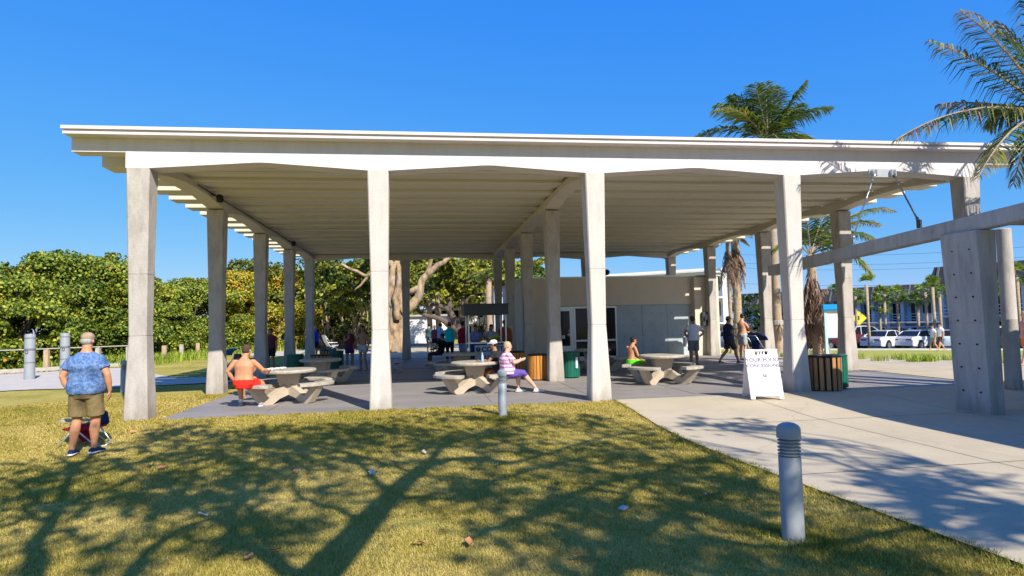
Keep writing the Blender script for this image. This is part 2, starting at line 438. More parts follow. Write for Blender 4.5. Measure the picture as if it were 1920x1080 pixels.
# ---------------------------------------------------------------- ground
def sheet(name, poly, off, m, step=0.6, label=None):
    """a ground sheet over a polygon, following the terrain, off metres above it"""
    bm = bmesh.new()
    vs = [bm.verts.new((p[0], p[1], 0)) for p in poly]
    bm.faces.new(vs)
    xs = [p[0] for p in poly]; ys = [p[1] for p in poly]
    for ax, lo, hi in ((0, min(xs), max(xs)), (1, min(ys), max(ys))):
        k = lo+step
        while k < hi:
            co = [0,0,0]; no = [0,0,0]; co[ax] = k; no[ax] = 1
            bmesh.ops.bisect_plane(bm, geom=bm.verts[:]+bm.edges[:]+bm.faces[:], plane_co=co, plane_no=no)
            k += step
    for v in bm.verts: v.co.z = float(terr(v.co.x, v.co.y))+off
    bmesh.ops.recalc_face_normals(bm, faces=bm.faces)
    me = bpy.data.meshes.new(name); bm.to_mesh(me); bm.free()
    if me.polygons[0].normal.z < 0: me.flip_normals()
    return tag(link(name, me, m), kind='structure')

def big_ground():
    # fine near the camera, coarse out to the horizon
    a = np.concatenate([-np.geomspace(900, 42, 14), np.arange(-40, 60, 1.0), np.geomspace(62, 900, 14)])
    b = np.concatenate([-np.geomspace(300, 12, 8), np.arange(-10, 80, 1.0), np.geomspace(82, 1200, 14)])
    X, Y = np.meshgrid(a, b); Z = terr(X, Y)-0.012
    V = np.stack([X.ravel(), Y.ravel(), Z.ravel()], 1)
    i, j = np.meshgrid(np.arange(len(a)-1), np.arange(len(b)-1)); k = (j*len(a)+i).ravel()
    F = np.stack([k, k+1, k+len(a)+1, k+len(a)], 1)
    tag(npmesh('ground', V, F, M_lawn, smooth=True), kind='structure')
big_ground()
def WE(y):
    """the left edge of the walkway at depth y"""
    return (float(np.interp(y, [-6, 3.9, 5.6, 8.4, 12.8], [4.75, 4.18, 4.02, 3.80, 3.93])), y)
# pavilion floor slab
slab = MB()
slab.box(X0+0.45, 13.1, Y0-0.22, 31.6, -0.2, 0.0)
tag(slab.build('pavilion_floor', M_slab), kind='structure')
# joints in the slab (thin darker sheets set just above)
jt = MB()
for j in range(0, 5):
    jt.box(X0+0.46, 13.0, cy(j)+2.2-0.008, cy(j)+2.2+0.008, -0.01, 0.004)
for i in range(0, 5):
    for dx in (0, 2.29):
        if cx(i)+dx < 13: jt.box(cx(i)+dx-0.006, cx(i)+dx+0.006, Y0+0.25, 31.4, -0.01, 0.0045)
tag(jt.build('floor_joints', M_joint), kind='structure')
# pale walkway in front, and the plaza to the right of the pavilion
sheet('walkway', [WE(y) for y in (9.0, 7.4, 6.0, 4.0)]+[(WE(-6)[0], -6), (40, -6), (40, 12.807), (3.95, 12.807)], 0.012, M_walk, 1.0)
sheet('plaza', [(13.101, 12.807), (40, 12.807), (40, 20.0), (26, 24.0), (17.4, 24.6), (13.101, 24.6)], 0.012, M_walk, 1.2)
wj = MB()
def strip(x0, y0, x1, y1, w=0.012):
    n = max(2, int(math.hypot(x1-x0, y1-y0)/0.8)); d = np.array((x1-x0, y1-y0)); d = d/np.linalg.norm(d); q = np.array((-d[1], d[0]))*w/2
    for k in range(n):
        a = np.array((x0, y0))+(np.array((x1, y1))-np.array((x0, y0)))*k/n
        b = np.array((x0, y0))+(np.array((x1, y1))-np.array((x0, y0)))*(k+1)/n
        vs = [a-q, b-q, b+q, a+q]
        wj.add([(v[0], v[1], float(terr(v[0], v[1]))+0.017) for v in vs], [(0,1,2,3)])
strip(3.5, 9.9, 40, 9.9); strip(3.7, 6.6, 40, 6.6); strip(6.7, -5, 6.7, 12.7); strip(9.5, -5, 9.5, 12.7); strip(13.2, 16.2, 30, 16.2); strip(13.2, 20.2, 26, 20.2); strip(16.4, 12.9, 16.4, 24)
tag(wj.build('walkway_joints', M_joint), kind='structure')
# back of the pavilion: paved yard and sand
sheet('back_yard_paving', [(X0+0.45, 31.601), (13.1, 31.601), (16, 36), (16, 52), (-4, 52), (-7.5, 44), (-7.0, 31.7)], 0.012, M_walk, 3.0)
sheet('beach_sand', [(-7.55, 38), (-8.5, 48), (-4.5, 53), (-4.5, 70), (-22, 70), (-16, 47), (-12, 41)], 0.02, M_sand, 2.0)
# sand path at the left, running past the timber rail
sheet('beach_path', [gp(-60, 737)[:2], gp(60, 731)[:2], gp(224, 727)[:2], (-6.6, 20.9), (-5.06, 20.6), (-5.06, 22.6), (-8.8, 23.6), (-13.9, 31.0), (-17.5, 31.6), (-24, 29.2), (-34, 29)], 0.015, M_sand, 1.2)
# planting strip, lawn, kerb and parking lot on the right
def polar(x, r):
    """the ground point r metres away in the direction of photo column x"""
    d = ray(x, 600); q = r/math.hypot(d[0], d[1])
    return (d[0]*q, d[1]*q, float(terr(d[0]*q, d[1]*q)))
sheet('sand_bed', [(13.2, 24.61), (17.4, 24.61), (26.0, 24.01), (40, 20.01), (48, 18), (50, 20.5)]+[polar(x, r)[:2] for x, r in ((2050, 32.5), (1900, 30.5), (1800, 29.5), (1700, 30), (1600, 31.5), (1520, 34), (1430, 36), (1340, 37))], 0.02, M_sand, 1.0)
kerb = MB()
def along(pts, fn):
    for (a, b) in zip(pts[:-1], pts[1:]): fn(a, b)
KL = [polar(x, r)[:2] for x, r in ((1290, 47), (1340, 48.5), (1440, 50), (1560, 50.5), (1680, 51), (1800, 52), (1950, 54), (2200, 62), (2500, 80))]
def kerb_seg(a, b):
    n = 6
    for k in range(n):
        p = np.array(a)+(np.array(b)-np.array(a))*k/n; q = np.array(a)+(np.array(b)-np.array(a))*(k+1)/n
        d = (q-p)/np.linalg.norm(q-p); w = np.array((-d[1], d[0]))*0.35
        z0 = float(terr(*p)); z1 = float(terr(*q))
        vs = [(p[0], p[1], z0-0.2), (q[0], q[1], z1-0.2), (q[0]+w[0], q[1]+w[1], z1-0.2), (p[0]+w[0], p[1]+w[1], z0-0.2)]
        vs += [(v[0], v[1], v[2]+0.32) for v in vs]
        kerb.add(vs, [(0,3,2,1),(4,5,6,7),(0,1,5,4),(1,2,6,5),(2,3,7,6),(3,0,4,7)])
along(KL, kerb_seg)
tag(kerb.build('kerb', M_curb), kind='structure')
sheet('verge', [polar(x, r)[:2] for x, r in ((2300, 36), (2050, 32.4), (1900, 30.4), (1800, 29.4), (1700, 29.9), (1600, 31.4), (1520, 33.9), (1430, 35.9), (1320, 36.9), (1300, 46.5))]+[(x, y-0.02) for x, y in KL[1:-1]], 0.006, M_verge, 1.0)
sheet('parking_lot', [(x+0.1, y+0.36) for x, y in KL]+[polar(2500, 140)[:2], polar(1900, 100)[:2], polar(1600, 92)[:2], polar(1290, 92)[:2]], 0.02, M_asph, 2.5)
# ================================================================ PAVILION
def col_profile(z):
    """half width of a column at height z: wide foot, waist at 1.6 m, wide head"""
    zs = [0, 0.25, 1.6, 2.8, HC]; ws = [0.225, 0.215, 0.163, 0.178, 0.215]
    return float(np.interp(z, zs, ws))
def column_mesh(name):
    m = MB(); ch = 0.022
    zs = [-0.25, 0.25, 0.8, 1.595, 1.60, 1.61, 2.2, 2.79, 2.795, 2.805, 3.6, 4.3, HC]
    rings = []
    for z in zs:
        w = col_profile(max(z, 0))
        if abs(z-1.60) < 0.001 or abs(z-2.795) < 0.001: w -= 0.008      # the casting joints
        rings.append([(sx*(w-a), sy*(w-b), z) for sx, sy, a, b in ((-1,-1,ch,0),(1,-1,ch,0),(1,-1,0,ch),(1,1,0,ch),(1,1,ch,0),(-1,1,ch,0),(-1,1,0,ch),(-1,-1,0,ch))])
    m.loft(rings)
    return m
pav = tag(empty('open_pavilion', (0, 0, 0)), 'long open concrete picnic pavilion with flat white roof on flared columns', 'pavilion')
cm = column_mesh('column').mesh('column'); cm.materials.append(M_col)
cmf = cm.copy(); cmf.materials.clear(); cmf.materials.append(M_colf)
grid = [(i, 0) for i in range(5)] + [(0, j) for j in range(1, 5)] + [(2, j) for j in range(1, 5)] + [(4, j) for j in range(1, 5)] + [(1, 4), (3, 4)]
for i, j in grid:
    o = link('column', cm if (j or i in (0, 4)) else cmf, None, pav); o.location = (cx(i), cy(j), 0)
ZT = 5.17                                                         # top of the beams = underside of the plank stems
def beam(name, m, origin, along_y, n, b, mid, top, half=0.20):
    """a beam over n bays, its underside rising to the middle of every bay"""
    st = []
    for k in range(n):
        a0 = k*b
        st += [(a0-0.22 if k == 0 else a0-0.215, 0.0), (a0+0.215, 0.0)] + [(a0+b*t, mid*h) for t, h in (((0.44, 0.90), (0.47, 0.975), (0.5, 1.0), (0.53, 0.975), (0.56, 0.90)) if not along_y else ((0.10, 0.35), (0.33, 1.0), (0.5, 1.0), (0.67, 1.0), (0.90, 0.35)))]
    st += [(n*b-0.215, 0.0), (n*b+0.22, 0.0)]
    rings = []
    for p, z in st:
        if along_y: rings.append([(origin[0]+q, origin[1]+p, HC+w) for q, w in ((-half, z), (half, z), (half, top), (-half, top))])
        else: rings.append([(origin[0]+p, origin[1]+q, HC+w) for q, w in ((-half, z), (-half, top), (half, top), (half, z))])
    return MB().loft(rings).build(name, m, pav)
part_label(beam('front_beam', M_white, (X0, Y0+0.005), False, 4, BX, 0.135, 0.62, 0.215), 'white front beam, sunlit, its underside arched over each bay')
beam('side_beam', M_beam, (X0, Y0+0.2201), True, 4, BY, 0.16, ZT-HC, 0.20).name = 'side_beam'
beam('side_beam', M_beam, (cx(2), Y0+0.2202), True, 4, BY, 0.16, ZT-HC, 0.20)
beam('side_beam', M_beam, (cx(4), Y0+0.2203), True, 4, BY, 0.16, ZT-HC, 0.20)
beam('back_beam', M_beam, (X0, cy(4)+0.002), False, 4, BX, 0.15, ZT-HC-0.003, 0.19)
# roof: precast T planks side by side, tails sticking out left and right; a thin stepped edge in front
XL, XR = X0-1.19, cx(4)+1.19
NPL = 17; SP = (cy(4)+0.2-(Y0-0.215))/16.0
pm = MB()
W0 = 0.0
def plank_mesh():
    m = MB()
    # main flange over the beams, tails (stem + narrow flange) at both ends
    m.box(X0-0.22, cx(4)+0.22, -0.25, SP-0.253, 0.27, 0.36)
    m.box(XL, X0-0.222, -0.20, 0.62, 0.27, 0.36); m.box(cx(4)+0.222, XR, -0.20, 0.62, 0.27, 0.36)
    # shallow infill panels between the stems, over the covered bays only
    m.box(X0+0.205, cx(2)-0.205, 0.612, SP-0.022, 0.07, 0.2695); m.box(cx(2)+0.205, cx(4)-0.205, 0.612, SP-0.022, 0.07, 0.2695)
    m.box(X0+0.205, cx(2)-0.205, 0.27, 0.29, -0.012, 0.001); m.box(cx(2)+0.205, cx(4)-0.205, 0.27, 0.29, -0.012, 0.001)
    # stem with slightly raking sides
    for (a, b) in ((XL, XR),):
        vs = [(a, 0.0, 0), (a, 0.56, 0), (a, 0.60, 0.2699), (a, -0.002, 0.2699), (b, 0.0, 0), (b, 0.56, 0), (b, 0.60, 0.2699), (b, -0.002, 0.2699)]
        m.add(vs, [(0,3,2,1),(4,5,6,7),(0,1,5,4),(1,2,6,5),(2,3,7,6),(3,0,4,7)])
    return m.mesh('roof_plank')
plk = plank_mesh(); plk.materials.append(M_ceil)
for k in range(1, NPL):
    o = link('roof_plank', plk, None, pav); o.location = (0, Y0-0.215+k*SP, ZT+0.002)
# the front plank is painted white and flush with the front beam
fp = MB()
fp.box(XL, X0-0.224, Y0-0.208, Y0+0.13, ZT+0.01, ZT+0.272); fp.box(cx(4)+0.224, XR, Y0-0.208, Y0+0.13, ZT+0.01, ZT+0.272)
fp.box(XL, XR, Y0-0.46, Y0+SP-0.50, ZT+0.3245, ZT+0.362)
part_label(fp.build('roof_plank', M_white, pav), 'white front plank under the roof edge, its ends cantilevered past the corner columns')
ed = MB()
ed.box(XL-0.01, XR+0.01, Y0-0.50, Y0-0.18, ZT+0.275, ZT+0.3235); ed.box(XL-0.03, XR+0.03, Y0-0.53, Y0-0.20, ZT+0.364, ZT+0.425)
ed.build('roof_edge_trim', M_white, pav)
tp = MB(); tp.box(X0-0.26, cx(4)+0.26, Y0-0.19, cy(4)+0.55, ZT+0.363, ZT+0.405)
tp.build('roof_covering', M_curb, pav)
# conduit, speakers and small fittings under the left beam
cd = MB(); cd.tube([(X0+0.23, Y0+2.4, ZT-0.05), (X0+0.23, cy(4)-0.4, ZT-0.05)], 0.014, 6)
cd.build('conduit', M_dkmetal, pav)
for yy in (Y0+3.35, Y0+12.2):
    s = MB(); s.tube([(X0+0.21, yy, 5.10), (X0+0.40, yy-0.05, 5.02)], 0.02, 6)
    s.lathe([(0.0, 0), (0.075, 0.01), (0.09, 0.07), (0.085, 0.16), (0.05, 0.2)], (X0+0.43, yy-0.05, 4.88), 12)
    s.build('camera_dome', M_black, pav, smooth=True)
# anchor plate and tie rods to the canopy beam
tr = tag(empty('tie_rods', (10.5, Y0-0.2, 4.9)), 'pair of steel tie rods spreading from a bolted plate down to the grey canopy beam', 'tie rods')
q = MB(); q.box(-0.33, 0.33, -0.035, -0.012, -0.06, 0.13)
q.box(-0.29, -0.27, -0.12, -0.035, -0.05, 0.1); q.box(-0.20, -0.18, -0.12, -0.035, -0.05, 0.1)
q.box(0.27, 0.29, -0.12, -0.035, -0.05, 0.1); q.box(0.18, 0.20, -0.12, -0.035, -0.05, 0.1)
pl = q.build('anchor_plate', M_alu, tr)
pl.location = (0, 0, 0.0)
BXC = 9.72
def bz(y): return float(np.interp(y, [4, 8.77, 14.79, 16.6], [3.16+0.20, 3.16+0.01, 2.905, 2.86]))     # underside of the canopy beam
for sx, yy, nm in ((-0.235, 12.95, 'a'), (0.235, 11.0, 'b')):
    e = np.array((BXC+0.05-10.5, yy-(Y0-0.2), bz(yy)+0.33-4.9+0.10))
    a = np.array((sx, -0.08, 0.0)); d = e-a
    r_ = MB(); r_.tube([a, e], 0.017, 8)
    r_.tube([a, a+d*0.07], 0.032, 8); r_.tube([e-d*0.07, e], 0.030, 8)
    rd = r_.build('tie_rod', M_alu if sx < 0 else M_dkmetal, tr, smooth=True)
    c = MB(); c.box(e[0]-0.02, e[0]+0.02, e[1]-0.05, e[1]+0.05, e[2]-0.12, e[2]+0.04)
    c.build('clevis', M_alu if sx < 0 else M_dkmetal, rd)

# ---------------------------------------------------------------- walkway canopy on the right
can = tag(empty('walkway_canopy', (BXC, 9.9, 0)), 'weathered grey concrete canopy with one long beam running into the pavilion', 'canopy')
def loc(m, vs, fs): return m
k_ = MB()
ys = [16.3, 14.79, 12, 10.5, 8.77, 6, 3, 0, -4, -11]
rings = []
for y in ys:
    z = float(np.interp(y, [-4, 8.77, 14.79, 16.3], [3.55, 3.165, 2.905, 2.84]))
    rings.append([(-0.10, y-9.9, z), (0.16, y-9.9, z), (0.16, y-9.9, z+0.275), (-0.10, y-9.9, z+0.275)])
k_.loft(rings); k_.build('edge_beam', M_board, can, bevel=0.012)
k2 = MB()
rings = []
for y in (9.35, 8.0, 6, 3, 0, -4, -11):
    z = float(np.interp(y, [-4, 8.77, 14.79], [3.55, 3.165, 2.905]))
    rings.append([(0.1605, y-9.9, z+0.03), (15.0, y-9.9, z+0.03), (15.0, y-9.9, z+0.20), (0.1605, y-9.9, z+0.20)])  # unseen near and right reach of the slab extended to darken the pillar
k2.loft(rings); k2.build('roof_slab', M_col, can)
pm_ = MB()
zt = 3.125
rings = []
for z, g in ((-0.1, 0), (zt*0.48-0.006, 0), (zt*0.48, 0.006), (zt*0.48+0.006, 0), (zt, -0.02)):
    rings.append([(-0.10-0.06*(z/zt)+g+0.02, -0.36-g*0+g, z), (0.20-g, -0.36+g, z), (0.20-g, 0.36-g+0.02*(z/zt), z), (-0.10-0.06*(z/zt)+g+0.02, 0.36-g+0.02*(z/zt), z)])
pm_.loft(rings)
pw = pm_.build('pillar', M_board, can, bevel=0.012)
for z in np.arange(0.28, 3.0, 0.42):
    for y in (-0.2, 0.16):
        h_ = MB(); h_.tube([(-0.12-0.06*z/zt+0.02, y, z), (-0.085-0.06*z/zt, y, z)], 0.016, 10)
        h_.build('form_tie_hole', M_black, pw)
for x in (4.3, 8.6):
    c2 = MB(); c2.lathe([(0.16, -0.1), (0.16, 3.33)], (x, -1.5, 0), 20); c2.build('post', M_col, can, smooth=True, auto=40)
pp = tag(MB().lathe([(0.165, -0.1), (0.155, 0.3), (0.145, 1.5), (0.149, 1.51), (0.145, 1.52), (0.14, 3.48), (0.12, 3.5)], (0, 0, 0), 28).build('concrete_post', M_col, None, smooth=True, auto=35),
         'round pale concrete post behind the grey canopy pillar', 'post')
pp.location = (12.62, 11.9, 0)

# ================================================================ CONCESSION BUILDING (under the far right of the roof)
cb = tag(empty('concession_building', (4.30, 27.05, 0)), 'low flat roofed tan building with glass doors under the pavilion', 'building')
cb.scale = (1.085, 1.085, 1.06)
w = MB()
ZB = 3.40; XE = 7.32
w.box(0, 8.45, 0.30, 6.6, 0, ZB)                                   # body behind
w.box(0.0, 8.30, 0, 0.2995, 2.22, ZB-0.001)                        # deep band above the openings
w.box(0.0, 1.0, 0.001, 0.2995, 0, 2.2195)                          # solid wall left of the door
w.box(6.9+0.35, 8.32, -0.26, 0.2995, 0, ZB-0.05)                   # wing wall at the right
w.build('wall', M_stucco, cb)
cp = MB(); cp.box(-0.05, 8.55, -0.06, 6.7, ZB+0.001, ZB+0.06); cp.build('coping', M_alu, cb)
g = MB(); g.box(3.97, 7.2495, 0.08, 0.2995, 0, 2.218); g.build('concrete_panel', M_panel, cb)
for zz in (0.45, 0.9, 1.35, 1.85):
    for xx in np.arange(4.25, 7.2, 0.42): MB().tube([(xx, 0.076, zz), (xx, 0.09, zz)], 0.017, 8).build('form_tie_hole', M_black, cb)
wn = MB()
for xx in (5.05, 6.15): wn.box(xx-0.006, xx+0.006, 0.0765, 0.09, 0, 2.2)
wn.build('panel_joints', M_joint, cb)
# storefront: frame, glass, doors
fr = MB()
for xx in (1.0, 2.05, 2.13, 3.1, 3.90): fr.box(xx, xx+0.07, 0.10, 0.2, 0, 2.2)
fr.box(1.0, 3.97, 0.098, 0.202, 2.12, 2.2); fr.box(1.0, 3.97, 0.0985, 0.2015, 0, 0.08); fr.box(2.13, 3.97, 0.099, 0.201, 0.72, 0.79)
fr.build('storefront_frame', M_alu, cb)
gl = MB(); gl.box(2.2, 3.9, 0.15, 0.16, 0.08, 2.12); gl.build('window', M_glass, cb)
dr = MB(); dr.box(1.07, 2.05, 0.14, 0.17, 0.08, 2.12)
dd = dr.build('glass_door', M_glass, cb)
df = MB()
df.box(1.071, 1.16, 0.12, 0.19, 0.081, 2.119); df.box(1.96, 2.049, 0.12, 0.19, 0.081, 2.119); df.box(1.16, 1.96, 0.121, 0.189, 0.081, 0.55); df.box(1.16, 1.96, 0.121, 0.189, 2.02, 2.118)
df.build('door_frame', M_alu, dd)
hd = MB(); hd.tube([(1.9, 0.05, 0.95), (1.9, 0.05, 1.25)], 0.015, 8); hd.box(1.84, 1.97, 0.05, 0.12, 1.0, 1.05); hd.build('handle', M_signw, dd)
nt_ = MB(); nt_.box(1.62, 1.74, 0.115, 0.119, 0.86, 1.0); nt_.build('notice', M_signw, dd)
lt = MB(); lt.box(1.35, 1.55, -0.14, -0.002, 2.35, 2.62); lt.build('wall_light', M_alu, cb, bevel=0.015)


# drinking fountain and phone box on the wing wall
df_ = tag(MB().box(-0.19, 0.19, -0.30, -0.005, 0, 0.42).lathe([(0.1, 0.42), (0.2, 0.5), (0.21, 0.53), (0.17, 0.53)], (0, -0.2, 0), 16).build('drinking_fountain', M_signw, None, bevel=0.01),
          'white wall mounted drinking fountain beside the man with hands on hips', 'fountain')
df_.location = (atY(1288, 650, 26.76)[0], 26.762, 0.42)
pb = tag(empty('wall_phone', (atY(1325, 650, 26.76)[0], 26.762, 1.35)), 'dark wall phone box on the wing wall right of the man with hands on hips', 'phone')
b_ = MB(); b_.box(-0.21, 0.21, -0.16, -0.003, -0.02, 0.62); b_.build('housing', M_dkmetal, pb, bevel=0.02)
b_ = MB(); b_.box(-0.05, 0.16, -0.175, -0.161, 0.25, 0.5); b_.build('face_panel', M_alu, pb)
b_ = MB(); b_.tube([(-0.13, -0.2, 0.2), (-0.13, -0.22, 0.3), (-0.13, -0.2, 0.42)], 0.022, 8); b_.build('handset', M_black, pb, smooth=True)
vt = tag(MB().lathe([(0.16, 0), (0.16, 0.08), (0.34, 0.12), (0.40, 0.2), (0.40, 0.30), (0.33, 0.36), (0.1, 0.38)], (0, 0, 0), 24).build('roof_fan', M_black, None, smooth=True, auto=40),
         'black mushroom roof fan on top of the tan building', 'roof fan')
vt.location = (8.15, 27.9, 3.672)
an = tag(MB().tube([(0, 0, 0), (0, 0, 0.55)], 0.012, 6).tube([(-0.12, 0, 0.4), (0.12, 0, 0.4)], 0.008, 6).build('roof_antenna', M_dkmetal), 'thin antenna on the tan building roof', 'antenna')
an.location = (5.4, 28.3, 3.672)

# ================================================================ PICNIC TABLES
def picnic_table():
    t = empty('picnic_table')
    tp = MB(); prof = [(0.0, 0.665), (0.56, 0.665), (0.60, 0.685), (0.605, 0.72), (0.59, 0.742), (0.0, 0.745)]
    tp.lathe([(0.02, 0.66), (0.56, 0.66), (0.6, 0.68), (0.608, 0.715), (0.59, 0.742), (0.02, 0.745)], (0, 0, 0), 40)
    tp.build('tabletop', M_ttop, t, smooth=True, auto=40)
    pd = MB()
    pd.loft([[(-0.19,-0.15,0.34),(0.19,-0.15,0.34),(0.19,0.15,0.34),(-0.19,0.15,0.34)], [(-0.27,-0.2,0.66),(0.27,-0.2,0.66),(0.27,0.2,0.66),(-0.27,0.2,0.66)]])
    pd.loft([[(-0.14,-0.11,0.22),(0.14,-0.11,0.22),(0.14,0.11,0.22),(-0.14,0.11,0.22)], [(-0.2,-0.16,0.345),(0.2,-0.16,0.345),(0.2,0.16,0.345),(-0.2,0.16,0.345)]])
    pd.build('pedestal', M_table, t, bevel=0.015)
    prof = [(0.0, 0.19), (0.33, 0.10), (0.50, 0.0), (0.70, 0.0), (0.76, 0.02), (1.03, 0.36), (1.06, 0.405), (0.82, 0.405), (0.80, 0.36), (0.60, 0.155), (0.30, 0.32), (0.10, 0.43), (0.0, 0.43)]
    for k in range(4):
        a = R(45+90*k); Mx = rotz(a) @ Matrix.Rotation(R(90), 4, 'X')
        m = MB(); hw = 0.085
        bm = bmesh.new()
        V1 = [bm.verts.new(Mx @ Vector((p[0], p[1], -hw))) for p in prof]; V2 = [bm.verts.new(Mx @ Vector((p[0], p[1], hw))) for p in prof]
        N = len(prof)
        for i in range(N): bm.faces.new((V1[i], V1[(i+1) % N], V2[(i+1) % N], V2[i]))
        bmesh.ops.triangulate(bm, faces=[bm.faces.new(V1[::-1]), bm.faces.new(V2)])
        bmesh.ops.recalc_face_normals(bm, faces=bm.faces)
        me = bpy.data.meshes.new('leg'); bm.to_mesh(me); bm.free()
        link('leg', me, M_table, t)
        s = MB(); n = 12; rr = []
        ro, ri = 1.10, 0.80
        for i in range(n+1):
            b = a+R(-27+54*i/n); e = 0.04 if i in (0, n) else (0.0)
            co, si = math.cos(b), math.sin(b)
            rr.append([((ri+e)*co, (ri+e)*si, 0.405), ((ro-e)*co, (ro-e)*si, 0.405), ((ro-e)*co, (ro-e)*si, 0.46), ((ro-e-0.015)*co, (ro-e-0.015)*si, 0.472), ((ri+e+0.015)*co, (ri+e+0.015)*si, 0.472), ((ri+e)*co, (ri+e)*si, 0.46)])
        s.loft(rr); s.build('seat', M_ttop, t, smooth=True, auto=35)
    return t
t0 = picnic_table(); t0.location = (-3.12, 14.95, 0); t0.rotation_euler = (0, 0, R(6))
tag(t0, 'round concrete picnic table where the shirtless man in red shorts sits', 'picnic table', 'concrete picnic tables under the pavilion')
T1 = (-3.12, 14.95)
GT = 'concrete picnic tables under the pavilion'
dup(t0, (-3.10, 19.2, 0), R(-14), 'shaded round concrete picnic table behind the one with the man in red shorts', GT)
dup(t0, (1.22, 15.55, 0), R(-4), 'round concrete picnic table beside the two seated women', GT)
dup(t0, (1.15, 20.2, 0), R(12), 'shaded empty concrete picnic table in front of the information kiosk', GT)
dup(t0, (6.25, 15.9, 0), R(-6), 'round concrete picnic table beside the boy in green shorts', GT)
dup(t0, (5.55, 20.3, 0), R(20), 'shaded concrete picnic table half hidden behind the middle white column', GT)

# ================================================================ LITTER BINS
def bin_(name, m_slat, n=18, r=0.285, h=0.72):
    t = empty(name)
    for k in range(n):
        a = 2*PI*k/n; s = MB()
        s.box(-0.042, 0.042, -0.016, 0.016, 0.03, h, M=TR(r*math.cos(a), r*math.sin(a), 0, a-PI/2))
        s.build('slat', m_slat, t, bevel=0.005)
    l_ = MB(); l_.lathe([(r-0.03, 0.02), (r-0.03, h-0.04)], (0, 0, 0), 24); l_.build('liner', M_black, t, smooth=True, auto=40)
    rm = MB(); rm.lathe([(r-0.05, h-0.02), (r+0.02, h-0.01), (r+0.03, h+0.02), (r-0.02, h+0.035), (r-0.14, h+0.03), (r-0.15, h+0.0)], (0, 0, 0), 28)
    rm.build('rim', m_slat if m_slat is M_green else M_black, t, smooth=True, auto=40)
    return t
GB = 'slatted litter bins around the pavilion'
bo = bin_('litter_bin', M_wood_o); bo.location = (3.27, 18.0, 0); tag(bo, 'sunlit orange wood slatted litter bin left of the middle column', 'litter bin', GB)
dup(bo, (2.92, 20.2, 0), 0.3, 'shaded orange wood slatted litter bin behind the two seated women', GB)
bg_ = bin_('litter_bin', M_green, 20, 0.27, 0.74); bg_.location = (4.30, 18.3, 0); tag(bg_, 'dark green slatted litter bin with a white sticker', 'litter bin', GB)
st = MB(); st.box(0.10, 0.16, -0.300, -0.294, 0.30, 0.62); st.build('sticker', M_signw, bg_)
bb = bin_('litter_bin', M_wood_b, 16, 0.33, 0.76); bb.location = (8.93, 12.98, 0.0); tag(bb, 'brown wood slatted litter bin right of the folding sign', 'litter bin', GB)
bn_ = dup(bg_, (9.42, 13.35, 0), 1.2, 'dark green litter bin tucked behind the brown wooden one', GB)
dup(bb, (-3.55, 22.0, 0), 0.2, 'brown wood slatted bin in shade behind the picnic table, nearer of two', GB, 0.95)
dup(bb, (-4.0, 26.6, 0), 0.7, 'brown wood slatted bin in shade near the person in a blue shirt', GB, 0.95)
dup(bg_, (-4.45, 22.3, 0), 1.2, 'dark green bin in shade just left of the brown slatted bin', GB)
dup(bg_, (-3.4, 24.6, 0), 2.2, 'dark green bin in shade between the two brown slatted bins', GB)

# ================================================================ FOLDING SIGN
def text_mesh(name, body, size, m, parent, M, align='CENTER', ext=0.002, spacing=1.0):
    cu = bpy.data.curves.new(name, 'FONT'); cu.body = body; cu.size = size; cu.align_x = align; cu.extrude = ext; cu.space_character = spacing; cu.offset = size*0.03
    o = bpy.data.objects.new(name, cu); C.objects.link(o)
    dg = bpy.context.evaluated_depsgraph_get()
    me = bpy.data.meshes.new_from_object(o.evaluated_get(dg)); me.transform(M)
    bpy.data.objects.remove(o)
    return link(name, me, m, parent)
sg = tag(empty('folding_sign', (6.93, 12.15, 0.012), R(-11)), 'white plastic folding sidewalk sign advertising food concessions', 'folding sign')
def sign_panel(sgn):
    m = MB(); tilt = Matrix.Rotation(R(16.5)*sgn, 4, 'X')
    W, H = 0.33, 1.0
    Mx = Matrix.Translation((0, -0.02*sgn, 1.0)) @ tilt @ Matrix.Translation((0, 0, -1.04))
    m.box(-W, W, -0.018, 0.018, 0.06, 0.92, M=Mx)
    m.box(-W, -W+0.09, -0.0175, 0.0175, 0.0, 0.061, M=Mx); m.box(W-0.09, W, -0.0175, 0.0175, 0.0, 0.061, M=Mx)
    # handle slots along the head
    xs = [-W, -0.15, -0.11, -0.07, -0.03, 0.03, 0.07, 0.11, 0.15, W]
    m.box(-W, -0.13, -0.0176, 0.0176, 0.919, 1.04, M=Mx); m.box(0.13, W, -0.0176, 0.0176, 0.919, 1.04, M=Mx)
    m.box(-0.131, 0.131, -0.0174, 0.0174, 1.0, 1.035, M=Mx)
    for x in (-0.06, 0.0, 0.06): m.box(x-0.014, x+0.014, -0.0172, 0.0172, 0.918, 1.001, M=Mx)
    m.box(-W+0.02, W-0.02, -0.024, -0.017, 0.895, 0.905, M=Mx); m.box(-W+0.02, W-0.02, -0.024, -0.017, 0.075, 0.085, M=Mx)
    o = m.build('panel', M_signw, sg, bevel=0.006)
    return o, Mx
p_, Mx = sign_panel(-1)
up = Matrix.Rotation(R(90), 4, 'X')
text_mesh('lettering', 'YOUR FOOD', 0.115, M_text, p_, Mx @ Matrix.Translation((0, -0.0185, 0.775)) @ up)
text_mesh('lettering', 'CONCESSIONS', 0.098, M_text, p_, Mx @ Matrix.Translation((0, -0.0185, 0.66)) @ up)
text_mesh('lettering', '50', 0.085, M_dtext, p_, Mx @ Matrix.Translation((0.01, -0.0185, 0.45)) @ up)
sign_panel(1)

